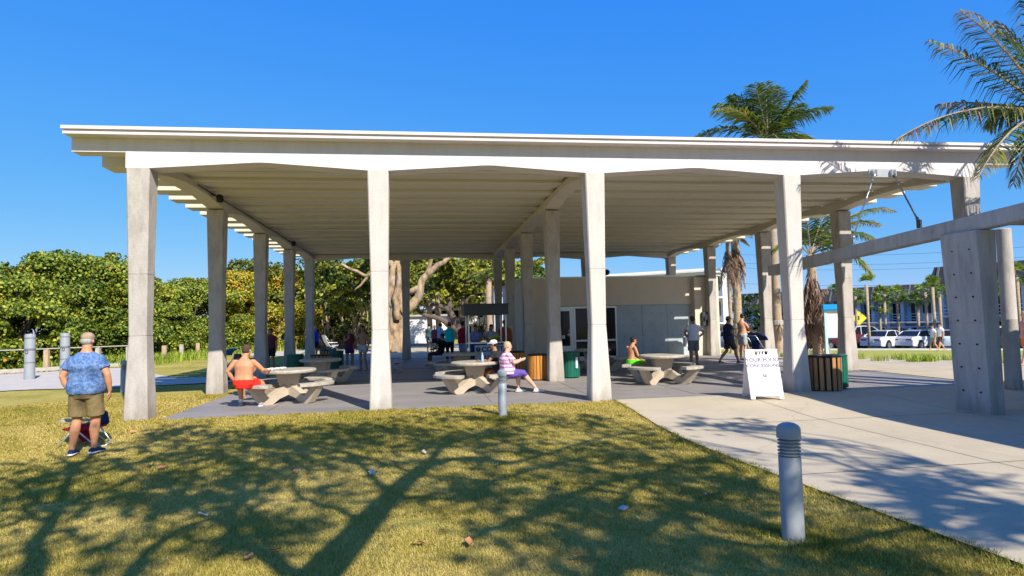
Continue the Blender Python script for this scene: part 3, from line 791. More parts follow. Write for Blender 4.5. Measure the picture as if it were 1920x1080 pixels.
# ================================================================ KIOSK with banner
KY = 21.6
kx0, kx1 = atY(876, 600, KY)[0], atY(950, 600, KY)[0]
ks = tag(empty('information_kiosk', (kx0, KY, 0)), 'small serving kiosk with dark flat canopy and pale blue banner', 'kiosk')
KW = kx1-kx0
m = MB(); m.box(-0.12, KW+0.02, -0.35, 1.5, 1.98, 2.32); m.box(-0.15, KW+0.05, -0.38, 1.53, 2.3205, 2.36); m.build('canopy', M_dkmetal, ks, bevel=0.01)
for x, y in ((0.02, -0.02), (KW-0.06, -0.02), (0.02, 1.4), (KW-0.06, 1.4)):
    m = MB(); m.box(x, x+0.05, y, y+0.05, 0, 1.98); m.build('post', M_alu, ks)
m = MB(); m.box(-0.05, KW+0.02, -0.06, 0.5, 0.98, 1.03); m.build('counter', M_alu, ks, bevel=0.008)
m = MB(); m.box(0.08, KW-0.02, 0.02, 0.06, 0.02, 0.979); m.build('counter_front', M_navy, ks)
m = MB(); m.box(0.24, KW+0.0, -0.035, -0.025, 0.05, 0.93)
bn = m.build('banner', M_banner, ks)
text_mesh('lettering', 'COASTAL', 0.235, M_dtext, bn, Matrix.Translation((0.48, -0.037, 0.70)) @ up, 'LEFT')
text_mesh('lettering', 'SALT VITA', 0.15, M_dtext, bn, Matrix.Translation((0.42, -0.037, 0.46)) @ up, 'LEFT')
m = MB(); m.tube([(0.36, -0.046, 0.78), (0.36, -0.036, 0.78)], 0.08, 20); m.build('emblem', M_dtext, bn)
m = MB(); m.tube([(0.36, -0.050, 0.79), (0.36, -0.0465, 0.79)], 0.035, 3); m.build('emblem', M_banner, bn)
# fruit and leaves on the counter
fb = empty('produce_basket', (kx0+0.95, KY+0.2, 1.03)); tag(fb, 'basket heaped with green and yellow produce on the kiosk counter', 'basket')
m = MB(); m.lathe([(0.14, 0), (0.2, 0.09), (0.21, 0.1), (0.19, 0.1), (0.13, 0.02)], (0, 0, 0), 16); m.build('basket', M_wood_b, fb)
M_lime = mat('lime_peel', (0.35, 0.50, 0.05), 0.4, 0.2); M_lemon = mat('yellow_peel', (0.75, 0.62, 0.12), 0.4, 0.1)
for k in range(14):
    a = k*2.4; rr = 0.03+0.012*k
    m = MB(); m.ell((min(rr, 0.17)*math.cos(a), min(rr, 0.17)*math.sin(a), 0.12+0.05*(k % 3)*(1-rr)), (0.05, 0.045, 0.045), seg=8)
    m.build('fruit', M_lime if k % 3 else M_lemon, fb, smooth=True)

# ================================================================ BOLLARDS
def bollard():
    r = 0.088
    t = empty('bollard_light')
    b = MB(); b.lathe([(r, -0.15), (r, 0.655), (r-0.004, 0.66)], (0, 0, 0), 28); b.build('shaft', M_bol, t, smooth=True, auto=40)
    lv = MB(); prof = [(r-0.022, 0.655)]
    z = 0.665
    for k in range(5): prof += [(r-0.024, z), (r+0.002, z+0.007), (r+0.002, z+0.013), (r-0.024, z+0.022)]; z += 0.028
    prof += [(r-0.022, z+0.006)]
    lv.lathe(prof, (0, 0, 0), 28); lv.build('louvre', M_bol, t, smooth=True, auto=25)
    h = MB(); h.lathe([(r-0.01, z), (r+0.006, z+0.004), (r+0.006, z+0.078), (r-0.008, z+0.104), (r-0.038, z+0.122), (0.012, z+0.130)], (0, 0, 0), 28)
    h.build('domed_cap', M_bol, t, smooth=True, auto=45)
    return t
b0 = bollard(); b0.location = (2.95, 4.80, -0.11); b0.scale = (1.0, 1.0, 1.0)
tag(b0, 'near grey bollard light with louvred head, on the lawn edge by the walkway', 'bollard', 'grey bollard lights')
p = gpt(943, 780); dup(b0, p, 1.0, 'grey bollard light standing in front of the seated women', 'grey bollard lights', 0.92)
p = gpt(232, 735); dup(b0, p, 1.0, 'dark shaded bollard light left of the corner column', 'grey bollard lights', 0.95)

# tall grey rope posts by the beach path
def rope_post():
    t = empty('rope_post'); r = 0.17
    b = MB(); b.lathe([(r, -0.1), (r, 1.62), (r-0.01, 1.66), (r-0.03, 1.68), (0.02, 1.69)], (0, 0, 0), 24); b.build('shaft', M_bol, t, smooth=True, auto=45)
    for z in (0.62, 1.08, 1.12, 1.52):
        k = MB(); k.lathe([(r, z), (r+0.012, z+0.006), (r+0.012, z+0.018), (r, z+0.024)], (0, 0, 0), 24); k.build('band', M_rope, t, smooth=True)
    k = MB(); pts = [(0.045*math.cos(a), -r-0.02, 1.03+0.06*math.sin(a)) for a in np.linspace(0, 2*PI, 14)]; k.tube(pts, 0.012, 6); k.build('ring', M_rope, t, smooth=True)
    return t
RP = 'grey rope posts beside the beach path'
r0 = rope_post(); q = gp(55, 712); r0.location = (q[0], q[1], 0); tag(r0, 'tall round grey post with dark rope bands, nearest the left picture edge', 'post', RP)
q = gp(121, 702); dup(r0, (q[0], q[1], 0), 0.2, 'tall round grey rope post just left of the man in the blue shirt', RP)

# ================================================================ TIMBER RAIL and POSTS
rail = tag(empty('timber_rail', (0, 0, 0)), 'low weathered timber handrail fence along the sand path', 'fence')
rp = [gp(-90, 716)[:2], gp(20, 702)[:2], gp(78, 700)[:2], gp(102, 698)[:2], gp(150, 690)[:2], gp(217, 688)[:2]]
rp = [(-22.5, 25.9), (-19.6, 27.6), (-17.9, 28.8), (-16.4, 29.8), (-14.9, 31.0), (-13.9, 31.7)]
for i, (x, y) in enumerate(rp):
    m = MB(); m.box(x-0.09, x+0.09, y-0.09, y+0.09, -0.1, 0.99); m.build('post', M_wood_p if i in (1, 3) else M_wood_g, rail, bevel=0.01)
for (a, b) in zip(rp[:-1], rp[1:]):
    an_ = math.atan2(b[1]-a[1], b[0]-a[0]); L = math.dist(a, b)
    MB().box(-0.12, L+0.12, -0.09, 0.09, 0.995, 1.04, M=TR(a[0], a[1], 0, an_)).build('rail', M_wood_g, rail, bevel=0.006)
    MB().box(-0.1, L+0.1, -0.03, 0.02, 0.06, 0.22, M=TR(a[0], a[1]-0.12, 0, an_)).build('rail', M_wood_g, rail, bevel=0.006)
GP = 'short timber posts in front of the hedge'
hp = MB(); hp.box(-0.1, 0.1, -0.1, 0.1, -0.1, 0.9); po = hp.build('timber_post', M_wood_p, None, bevel=0.02)
spots = [((308, 680), 'orange brown timber post just right of the corner column'), ((340, 676), 'grey timber post, middle one of the three right of the corner column'), ((370, 671), 'pale timber post, rightmost of the three before the second column'), ((442, 661), 'timber post at the hedge foot between the second and third left columns'), ((600, 650), 'small far timber post seen between the fourth and last left columns'), ((-40, 690), 'timber post at the left edge')]
for i, ((x, y), lb) in enumerate(spots[:5]):
    q = gp(x, y)
    o = po if i == 0 else po.copy()
    if i: C.objects.link(o); 
    o.location = (q[0], q[1], 0); o.rotation_euler = (0, 0, 0.3*i); tag(o, lb, 'post', GP)
    if i in (1, 2): 
        o.data = o.data.copy(); o.data.materials.clear(); o.data.materials.append(M_wood_g if i == 1 else M_wood_p)
# ================================================================ INFORMATION SIGN (blue roof)
isg = tag(empty('notice_board', (15.9, 22.9, float(terr(15.9, 22.9))), R(-24)), 'outdoor notice board with pale aqua frame and bright blue top', 'notice board')
m = MB(); m.box(-0.05, 0.05, -0.05, 0.05, -0.1, 2.0); m.box(0.82, 0.92, -0.05, 0.05, -0.1, 2.0); m.box(-0.05, 0.92, -0.051, 0.051, 1.93, 2.02); m.box(0.05, 0.82, -0.045, 0.045, 0.9, 0.97); m.build('frame', M_aqua, isg, bevel=0.008)
m = MB(); m.box(-0.10, 0.97, -0.16, 0.16, 2.021, 2.24); m.build('top', M_skyblue, isg, bevel=0.015)
m = MB(); m.box(0.05, 0.82, -0.02, 0.02, 0.97, 1.93); ps = m.build('poster', M_poster, isg)
M_map = mat('poster_print', (0.62, 0.55, 0.62), 0.7, 0.3, 14, col2=(0.75,0.62,0.50))
m = MB(); m.box(0.45, 0.75, -0.026, -0.021, 1.5, 1.85); m.box(0.45, 0.75, -0.0262, -0.021, 1.06, 1.4); m.build('print', M_map, ps)
# ================================================================ FOLIAGE TOOLS
def leaves(cen, nrm, size, rg, tint, aspect=1.0, jitter=0.6, fold=0.25):
    """one folded leaf (two quads sharing a midrib) per centre; returns V, F, tint"""
    n = len(cen)
    nrm = nrm + rg.normal(0, jitter, (n, 3)); nrm /= np.linalg.norm(nrm, axis=1)[:, None]+1e-9
    t = rg.normal(0, 1, (n, 3)); t -= nrm*(t*nrm).sum(1)[:, None]; t /= np.linalg.norm(t, axis=1)[:, None]+1e-9
    b = np.cross(nrm, t)
    s = (size*rg.uniform(0.65, 1.25, n))[:, None]
    u = t*s*0.5*aspect; w = b*s*0.5; h = nrm*s*fold*0.5
    V = np.stack([cen-u*0.9, cen-u*0.25+w*0.95+h, cen+u*0.7+w*0.55+h, cen+u, cen+u*0.7-w*0.55+h, cen-u*0.25-w*0.95+h], 1).reshape(-1, 3)
    k = np.arange(n)[:, None]*6
    F = np.concatenate([k+np.array([[0, 3, 2, 1]]), k+np.array([[0, 5, 4, 3]])], 0)
    return V, F, np.concatenate([tint, tint])
def clump_pts(rg, c, r, n):
    """points on the outer shell of a clump, more of them on top"""
    d = rg.normal(0, 1, (n, 3)); d /= np.linalg.norm(d, axis=1)[:, None]
    d[:, 2] = np.where(d[:, 2] < -0.4, -d[:, 2], d[:, 2])
    rad = rg.uniform(0.62, 1.04, n)[:, None]
    return c+d*rad*np.asarray(r), d
def crown(name, parent, m, blobs, per_m2, size, rg, base=0.35, spread=0.35, jitter=0.6, aspect=1.0, up=0.25):
    """blobs: (centre, radii, tint shift)"""
    Cs, Ns, Ts = [], [], []
    for c, r, sh in blobs:
        r = np.asarray(r, float)
        area = 4*PI*((r[0]*r[1])**1.6/3+(r[0]*r[2])**1.6/3+(r[1]*r[2])**1.6/3)**(1/1.6)
        n = max(6, int(area*per_m2))
        p, d = clump_pts(rg, np.asarray(c, float), r, n)
        Cs.append(p); Ns.append(d+np.array((0, 0, up)))
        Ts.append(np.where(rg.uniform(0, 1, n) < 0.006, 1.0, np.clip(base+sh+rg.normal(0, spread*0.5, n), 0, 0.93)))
    cen = np.concatenate(Cs); nr = np.concatenate(Ns); ti = np.concatenate(Ts)
    V, F, t = leaves(cen, nr, size, rg, ti, aspect, jitter)
    return npmesh(name, V, F, m, parent, tint=t)
def wiggle(a, b, n, amp, rg):
    a = np.array(a, float); b = np.array(b, float)
    L = np.linalg.norm(b-a); pts = [a]
    off = np.zeros(3)
    for k in range(1, n):
        off = off*0.6+rg.normal(0, amp*L, 3); pts.append(a+(b-a)*k/n+off)
    pts.append(b); return pts
def bush(name, x, y, z0, rx, ry, h, seed, mats, label, cat, group, size=0.17, dens=26, nblob=26, base=0.35, spread=0.4, trunk=True, low=0.0, bark=None):
    """a many-stemmed shrub or small tree filled with leaf clumps"""
    rg = np.random.default_rng(seed)
    t = tag(empty(name, (x, y, z0)), label, cat, group)
    blobs = []
    for k in range(nblob):
        a = rg.uniform(0, 2*PI); q = rg.uniform(0.15, 1)**0.5; zz = rg.uniform(low, 1.0)
        env = math.sqrt(max(0.08, 1-(max(0, zz-0.45)/0.58)**2))*(0.82+0.18*min(1, zz/0.3))
        r = rg.uniform(0.16, 0.30)*min(rx, h)*1.0
        c = (q*env*(rx-r*0.5)*math.cos(a), q*env*(ry-r*0.5)*math.sin(a), max(r*0.5, zz*(h-r*0.75)))
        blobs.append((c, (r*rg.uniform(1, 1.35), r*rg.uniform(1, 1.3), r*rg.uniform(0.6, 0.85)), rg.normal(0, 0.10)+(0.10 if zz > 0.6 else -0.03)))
    if dens > 30:
        for k in range(26):
            a = rg.uniform(0, 2*PI); q = rg.uniform(0, 0.9); zt_ = h*math.sqrt(max(0.1, 1-(q*0.85)**2))
            for j in range(3): blobs.append(((q*rx*math.cos(a)+0.06*j, q*ry*math.sin(a), zt_*0.93+0.17*j), (0.20-0.04*j, 0.20-0.04*j, 0.14), 0.0))
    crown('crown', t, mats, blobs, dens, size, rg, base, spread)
    if trunk:
        b = MB()
        for k in range(9):
            c = blobs[int(rg.integers(len(blobs)))][0]
            s0 = (rg.normal(0, rx*0.12), rg.normal(0, ry*0.12), -0.1)
            pts = wiggle(s0, c, 5, 0.05, rg); b.tube(pts, list(np.linspace(0.07, 0.02, len(pts))), 6)
        b.build('trunk', bark or M_barkd, t, smooth=True)
    return t

# ---------------------------------------------------------------- sea grape hedge on the left
HG = 'sea grape bushes of the hedge behind the rail'
def at_top(xp, yp, Y):
    return atY(xp, yp, Y)
# (photo x of centre, photo y of top, distance Y, half width m, material, tint base, label)
hedge = [
 (-60, 470, 33, 3.6, M_seagrape, 0.40, 'sea grape bush cut by the left picture edge'),
 (40, 505, 31.5, 3.0, M_seagrape, 0.44, 'low yellow green sea grape bush behind the tall rope posts'),
 (120, 456, 35, 3.6, M_seagrape, 0.33, 'tallest dark green sea grape bush, left of the corner column'),
 (205, 462, 36.5, 3.3, M_seagrape, 0.40, 'tall sea grape bush directly behind the man in the blue shirt'),
 (290, 524, 41.5, 3.5, M_seagrape, 0.46, 'sea grape bush just right of the corner column'),
 (355, 514, 45, 4.0, M_seagrape, 0.46, 'bright green sea grape bush left of the second column'),
 (440, 497, 48, 3.8, M_yellowgrape, 0.40, 'reddish topped sea grape bush right of the second column'),
 (515, 488, 51, 3.9, M_yellowgrape, 0.52, 'brightest yellow sea grape bush between the third and fourth left columns'),
 (572, 492, 54, 3.7, M_yellowgrape, 0.35, 'yellow green sea grape bush behind the last left column'),
]
for i, (xp, yp, Y, rx, m_, bs, lb) in enumerate(hedge):
    p = atY(xp, yp, Y); g0 = atY(xp, 600, Y)
    bush('sea_grape_bush', p[0], Y, 0, rx, 2.6, p[2]*0.94, 100+i, m_, lb, 'bush', HG, size=0.128, dens=64, nblob=64, base=bs-0.02, spread=0.62)
# low weeds along the hedge foot
rg = np.random.default_rng(5)
def tufts(name, pts, h, w, n_each, m, label, seed, spread=0.25, z=None, cat='grass', lean=0.35):
    rg = np.random.default_rng(seed)
    P = np.repeat(np.array(pts, float), n_each, 0)
    n = len(P)
    a = rg.uniform(0, 2*PI, n); P = P+np.stack([np.cos(a), np.sin(a), 0*a], 1)*(rg.uniform(0, 1, n)**0.7)[:, None]*spread
    P[:, 2] = terr(P[:, 0], P[:, 1])-0.02 if z is None else z
    hh = h*rg.uniform(0.5, 1.15, n); la = rg.uniform(0, 2*PI, n)
    D = np.stack([np.cos(la)*lean, np.sin(la)*lean, np.ones(n)], 1)*hh[:, None]
    s = np.stack([-np.sin(la), np.cos(la), 0*la], 1)*w*rg.uniform(0.7, 1.3, n)[:, None]/2
    mid = P+D*0.55*np.array((0.7, 0.7, 1.15))
    V = np.stack([P-s, P+s, mid+s*0.8, mid-s*0.8, P+D*np.array((1.3, 1.3, 1)), P+D*np.array((1.3, 1.3, 1))+s*0.1], 1).reshape(-1, 3)
    k = np.arange(n)[:, None]*6
    F = np.concatenate([k+np.array([[0, 1, 2, 3]]), k+np.array([[3, 2, 5, 4]])], 0)
    ti = np.clip(rg.normal(0.5, 0.22, n), 0, 1)
    return tag(npmesh(name, V, F, m, None, tint=np.concatenate([ti, ti])), label, cat, kind='stuff')
hp_ = [(x+rg.normal(0, 0.5), y+rg.normal(0, 0.8), 0) for k in range(260) for (x, y) in [(np.interp(k, [0, 60, 140, 200, 260], [-24, -17.5, -13.9, -13.6, -10.5]), np.interp(k, [0, 60, 140, 200, 260], [27.5, 31.6, 34.2, 41.5, 50]))]]
tufts('weeds', hp_, 0.55, 0.05, 26, M_dune, 'ragged green weeds along the foot of the sea grape hedge', 6, spread=0.9)

# ---------------------------------------------------------------- the big pale-barked tree and its neighbours behind the pavilion
def limb_tree(name, loc, limbs, blobs, m_leaf, bark, label, cat, seed, dens, size, base, group=None, aspect=1.6):
    rg = np.random.default_rng(seed)
    t = tag(empty(name, loc), label, cat, group)
    b = MB()
    for pts, r0, r1 in limbs:
        P = []
        for i in range(len(pts)-1):
            P += wiggle(pts[i], pts[i+1], 3, 0.035, rg)[:-1]
        P.append(np.array(pts[-1]))
        b.tube(P, list(np.linspace(r0, r1, len(P))), 9)
    b.build('trunk', bark, t, smooth=True)
    if blobs: crown('crown', t, m_leaf, blobs, dens, size, rg, base, 0.45, jitter=0.8, aspect=aspect)
    return t
def rel(xp, yp, Y, o): p = atY(xp, yp, Y); return (p[0]-o[0], p[1]-o[1], p[2]-o[2])
def blobs_px(lst, o, rg):
    out = []
    for xp, yp, Y, rpx, n in lst:
        s = Y/FPX*rpx
        for k in range(n):
            d = rg.normal(0, 0.42, 3)*s; c = np.array(rel(xp, yp, Y, o))+d*np.array((1, 1.0, 0.8)); r = s*rg.uniform(0.28, 0.5)
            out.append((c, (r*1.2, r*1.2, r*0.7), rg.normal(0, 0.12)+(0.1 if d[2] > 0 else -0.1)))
    return out
rg = np.random.default_rng(77)
oA = (atY(740, 662, 39)[0], 39.0, 0.0)
A = lambda x, y, dy=0: rel(x, y, 39+dy, oA)
limbsA = [([A(741, 668), A(737, 620), A(741, 575), A(735, 540), A(738, 500), A(722, 470)], 0.46, 0.16),
          ([A(754, 668, .3), A(749, 620, .3), A(753, 580), A(746, 540), A(750, 500)], 0.40, 0.15), ([A(726, 664, -.3), A(731, 630, -.2), A(727, 590), A(733, 560)], 0.26, 0.16), ([A(745, 600, -.4), A(740, 560, -.4), A(748, 520, -.3), A(744, 480)], 0.22, 0.12),
          ([A(732, 640, .6), A(728, 590, .6), A(735, 548, .6)], 0.3, 0.16),
          ([A(738, 575), A(728, 560), A(734, 520), A(745, 478), A(752, 450)], 0.3, 0.14),
          ([A(752, 585), A(772, 572), A(784, 558), A(790, 528), A(800, 515), A(832, 492), A(850, 478)], 0.34, 0.12),
          ([A(768, 548), A(790, 536), A(805, 500), A(812, 470)], 0.2, 0.08),
          ([A(738, 512), A(712, 505), A(688, 518), A(660, 506), A(640, 495)], 0.16, 0.06),
          ([A(690, 518), A(676, 535), A(664, 545)], 0.09, 0.04),
          ([A(735, 480), A(700, 455), A(660, 440)], 0.2, 0.06)]
bA = blobs_px([(700, 500, 41, 38, 12), (665, 520, 43, 36, 12), (640, 545, 44, 36, 12), (690, 545, 44, 30, 8), (620, 510, 45, 34, 10), (780, 490, 41, 30, 6), (830, 488, 42, 32, 8), (740, 460, 41, 50, 10), (640, 580, 46, 34, 9), (600, 560, 46, 30, 8)], oA, rg)
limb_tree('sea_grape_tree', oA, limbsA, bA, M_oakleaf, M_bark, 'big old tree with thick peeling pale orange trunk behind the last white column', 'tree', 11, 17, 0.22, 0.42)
oB = (atY(872, 655, 43)[0], 43.0, 0.0)
B = lambda x, y, dy=0: rel(x, y, 43+dy, oB)
limbsB = [([B(885, 660), B(872, 632), B(850, 612), B(825, 598), B(800, 592), B(782, 582)], 0.32, 0.10),
          ([B(868, 628), B(852, 600), B(838, 578), B(818, 570), B(798, 572)], 0.3, 0.12),
          ([B(845, 592), B(838, 560), B(846, 530)], 0.24, 0.1),
          ([B(876, 636), B(866, 590), B(868, 555), B(880, 520)], 0.24, 0.08),
          ([B(870, 570), B(890, 540), B(905, 510)], 0.12, 0.05),
          ([B(868, 600), B(892, 585), B(915, 560)], 0.14, 0.05),
          ([B(800, 572), B(775, 566), B(760, 560)], 0.12, 0.04)]
bB = blobs_px([(860, 520, 43, 38, 15), (900, 505, 43, 36, 15), (830, 535, 43, 34, 12), (880, 550, 43, 30, 10), (800, 550, 43, 28, 8), (925, 530, 44, 30, 10), (900, 575, 45, 20, 5), (780, 570, 43, 20, 6), (760, 530, 44, 26, 6), (850, 495, 42, 36, 10), (960, 505, 45, 34, 10), (1010, 498, 46, 24, 8), (880, 600, 45, 12, 3)], oB, rg)
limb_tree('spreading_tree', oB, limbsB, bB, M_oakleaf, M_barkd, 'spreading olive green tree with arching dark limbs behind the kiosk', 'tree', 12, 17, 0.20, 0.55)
# dark thicket between the hedge and the big tree: bare stems with leaves above
tk = tag(empty('thicket', (-9.0, 49, 0)), 'dark tangled thicket of bare stems behind the white beach chair', 'thicket')
b = MB(); rg = np.random.default_rng(31)
for k in range(70):
    x = rg.uniform(-5.5, 4.5); y = rg.uniform(-0.5, 5)
    pts = wiggle((x, y, -0.1), (x+rg.normal(0, 1.0), y+rg.normal(0, .6), rg.uniform(2.6, 4.6)), 5, 0.05, rg); b.tube(pts, list(np.linspace(rg.uniform(0.05, 0.14), 0.03, len(pts))), 5)
b.build('stems', M_bark, tk, smooth=True)
bl = []
for k in range(110):
    x = rg.uniform(-6, 5); z = rg.uniform(3.2, 6.4) if k % 3 else rg.uniform(0.8, 3.4)
    bl.append(((x, rg.uniform(1.0, 6) if z < 3.4 else rg.uniform(-0.5, 5), z), (1.3, 1.2, 0.75), rg.normal(0, 0.1)))
crown('crown', tk, M_oakleaf, bl, 14, 0.22, rg, 0.28, 0.4)
# trees of the far background beyond, closing the gaps
GFB = 'leafy trees closing the view behind the pavilion'
for i, (xp, yp, Y, rx, m_, lb) in enumerate([
    (655, 488, 60, 5, M_oakleaf, 'far olive tree behind the thicket, left of the second front column'),
    (715, 480, 62, 5, M_oakleaf, 'far olive tree just left of the big pale trunk'),
    (780, 470, 64, 4.0, M_oakleaf, 'far olive tree just right of the big pale trunk'),
    (905, 478, 66, 3.6, M_oakleaf, 'far olive tree above the kiosk roof'),
    (990, 492, 58, 3.4, M_greenleaf, 'green tree top above the tan building, between the inner columns')]):
    p = atY(xp, yp, Y)
    bush('background_tree', p[0], Y, 0, rx, 3.5, p[2], 300+i, m_, lb, 'tree', GFB, size=0.28, dens=20, nblob=60, base=0.45, low=0.0 if xp < 740 else 0.42)

# ================================================================ PALMS
def frond(mb_l, mb_r, base, tip, sag, rg, nl=84, ll=0.75, width=0.045, droop=0.5, tint=0.45, dead_tip=0.3, T=None):
    """one feather frond: an arching rib and narrow drooping leaflets; appends to leaf arrays"""
    base = np.array(base, float); tip = np.array(tip, float)
    mid = (base+tip)/2+np.array((0, 0, sag))
    ts = np.linspace(0, 1, nl)
    P = (1-ts)[:, None]**2*base+2*(ts*(1-ts))[:, None]*mid+ts[:, None]**2*tip
    d = np.gradient(P, axis=0); d /= np.linalg.norm(d, axis=1)[:, None]
    side = np.cross(d, (0, 0, 1.0)); side /= np.linalg.norm(side, axis=1)[:, None]+1e-6
    mb_r.tube([P[i] for i in range(0, nl, 5)]+[P[-1]], list(np.linspace(0.035, 0.008, len(range(0, nl, 5))+1)), 5)
    Vs, ti = [], []
    for s in (-1, 1):
        i0 = int(nl*0.12)
        for i in range(i0, nl):
            t = ts[i]; L = ll*math.sin(PI*min(1, 0.18+0.80*t))**0.6*rg.uniform(0.8, 1.1)
            dr = droop*rg.uniform(0.6, 1.4)
            v = side[i]*s*1.0+d[i]*0.75+rg.normal(0, 0.10, 3); v /= np.linalg.norm(v)
            p0 = P[i]; p1 = p0+v*L*0.5+np.array((0, 0, -dr*L*0.12)); v2 = v*0.7+np.array((0, 0, -dr)); v2 /= np.linalg.norm(v2)
            p2 = p1+v2*L*0.5
            w = np.cross(v, (0, 0, 1.0)); w /= np.linalg.norm(w)+1e-6
            w = w*0.6+np.array((0, 0, 0.5))*rg.choice((-1, 1)); w = w/np.linalg.norm(w)*width*0.5
            Vs.append([p0-w*0.5, p0+w*0.5, p1+w, p1-w, p2+w*0.15, p2-w*0.15])
            tt = tint+rg.normal(0, 0.1)+(dead_tip if t > 0.75 or rg.uniform() < dead_tip*0.3 else 0)
            ti.append(min(1, max(0, tt)))
    mb_l[0].append(np.array(Vs).reshape(-1, 3)); mb_l[1].append(np.array(ti))
def fronds_mesh(name, lst, m, parent):
    V = np.concatenate(lst[0]); ti = np.concatenate(lst[1]); n = len(ti)
    k = np.arange(n)[:, None]*6
    F = np.concatenate([k+np.array([[0, 1, 2, 3]]), k+np.array([[3, 2, 4, 5]])], 0)
    return npmesh(name, V, F, m, parent, tint=np.concatenate([ti, ti]))
def palm(loc, top, lean, fr, label, seed, group=None, r0=0.22, r1=0.15, dead=0, ll=0.75, name='coconut_palm', skirt=0.0, stakes=False, tint=0.45, trunk_m=None, dead_tip=0.25, droop=0.5, lw=0.045):
    rg = np.random.default_rng(seed)
    t = tag(empty(name, loc), label, 'palm tree', group)
    tp = np.array((lean[0], lean[1], top))
    pts = [np.array((0, 0, -0.2)), np.array((0, 0, 0.5)), tp*0.35+np.array((lean[0]*-0.1, 0, 0)), tp*0.7, tp]
    P = []
    for i in range(len(pts)-1): P += [pts[i]+(pts[i+1]-pts[i])*q for q in (0, .25, .5, .75)]
    P.append(tp)
    rr = [r0*(1.45 if i < 2 else 1)*(1-(1-r1/r0)*i/len(P))+0.012*(i % 2) for i in range(len(P))]
    MB().tube(P, rr, 14).build('trunk', trunk_m or M_palmtr, t, smooth=True)
    L = ([], []); rb = MB()
    for (dx, dy, dz, sag) in fr:
        frond(L, rb, tp+np.array((0, 0, -0.05)), tp+np.array((dx, dy, dz)), sag, rg, ll=ll, tint=tint+rg.normal(0, 0.08), dead_tip=dead_tip, droop=droop, width=lw)
    fronds_mesh('frond', L, M_palm, t); rb.build('frond_ribs', M_palmtr, t)
    if dead:
        L2 = ([], []); rb2 = MB()
        for k in range(dead):
            a = rg.uniform(0, 2*PI); q = rg.uniform(0.25, 0.7); dz = -rg.uniform(1.4, 2.4)-skirt*rg.uniform(0, 1.2)
            frond(L2, rb2, tp+np.array((0, 0, -0.2-rg.uniform(0, skirt))), tp+np.array((q*math.cos(a), q*math.sin(a), dz)), 0.3, rg, nl=36, ll=0.45, droop=1.6, tint=0.5, dead_tip=0.2)
        fronds_mesh('dead_frond', L2, M_deadpalm, t); rb2.build('dead_frond_ribs', M_barkd, t)
    if stakes:
        for a in (0.4, 2.5, 4.6):
            s = MB(); s.tube([(1.0*math.cos(a), 1.0*math.sin(a), 0), (0.2*math.cos(a), 0.2*math.sin(a), 1.75)], 0.045, 6); s.build('stake', M_wood_p, t)
        s = MB(); s.lathe([(r0+0.02, 1.55), (r0+0.04, 1.58), (r0+0.04, 1.75), (r0+0.02, 1.78)], (0, 0, 0), 12); s.build('collar', M_wood_g, t)
    return t
def ring_fronds(rg, n, L, up=0.9, sag=0.9, lo=-0.6):
    out = []
    for k in range(n):
        a = 2*PI*k/n+rg.uniform(-0.25, 0.25); e = rg.uniform(lo, up); q = L*rg.uniform(0.8, 1.1)
        h = q*math.cos(min(1.35, abs(e))); out.append((h*math.cos(a), h*math.sin(a), q*math.sin(e)*0.8, sag*rg.uniform(0.6, 1.2)))
    return out
rg = np.random.default_rng(21)
# palm beside the pavilion whose crown shows above the roof
pz = lambda xp, yp, r: atY(xp, yp, polar(xp, r)[1])
q = polar(1458, 33); zt = pz(1440, 268, 33)[2]
s_ = 33/FPX
def F_(lst, k=1.0): return [(dx*s_*k, dy, -dz*s_*k, sg) for dx, dy, dz, sg in lst]
frA = F_([(-142, 0.8, 0, 1.6), (-115, -1.0, -40, 1.4), (-85, 0.6, -70, 1.2), (-45, -1.2, -85, 0.6), (10, 1.2, -98, 0.1), (75, 0.6, -60, 0.8), (-62, 0.3, -84, 1.0), (-30, 1.5, -92, 0.3), (-10, -0.5, -98, 0.1), (28, 0.5, -106, 0.1), (55, -1, -95, 0.3), (92, 1.2, -85, 0.4), (98, -1, -50, 0.9), (120, 0.8, 20, 1.5), (-60, 2.0, 50, 1.2), (60, 1.6, 60, 1.2), (-100, 0.5, 70, 1.2), (30, -2, 40, 1.2), (-20, -2.0, 30, 1.0)])
palm((q[0], q[1], q[2]), zt-q[2], (atY(1440, 268, q[1])[0]-q[0], 0), frA, 'tall coconut palm whose green crown rises above the white roof', 41, 'tall palms beside the pavilion', r0=0.23, ll=1.2, dead=6, stakes=True, tint=0.48, dead_tip=0.12, lw=0.06)
q = polar(1384, 40); zt = pz(1384, 440, 40)[2]
palm((q[0], q[1], q[2]), zt-q[2], (0.0, 0), ring_fronds(rg, 9, 1.6), 'thick brown palm trunk with hanging dead fronds, seen behind the walking man', 42, 'tall palms beside the pavilion', r0=0.24, r1=0.22, dead=16, skirt=1.0, ll=0.5, stakes=True, tint=0.9)
q = polar(1370, 39); zt = pz(1370, 450, 39)[2]
palm((q[0], q[1], q[2]), zt-q[2], (0.0, 0), ring_fronds(rg, 7, 1.4), 'thin orange brown palm trunk just left of the thick one', 43, 'tall palms beside the pavilion', r0=0.11, r1=0.10, dead=14, skirt=1.2, ll=0.45, tint=0.9)
q = polar(1530, 29); zt = pz(1520, 478, 29)[2]
s_ = 29/FPX
frC = F_([(170, 0.2, -75, 1.6), (120, -0.5, -10, 1.6), (165, 1.0, -55, 1.4), (60, 0.4, -90, 0.8), (15, 0.8, -130, 0.1), (-20, -0.4, -120, 0.3), (-50, 0.5, -60, 1.0), (90, -0.8, 40, 1.4), (40, 1.5, -40, 1.2), (-60, 0.8, 0, 1.2), (80, 0.5, -70, 0.9), (60, -1.0, 10, 1.2)])
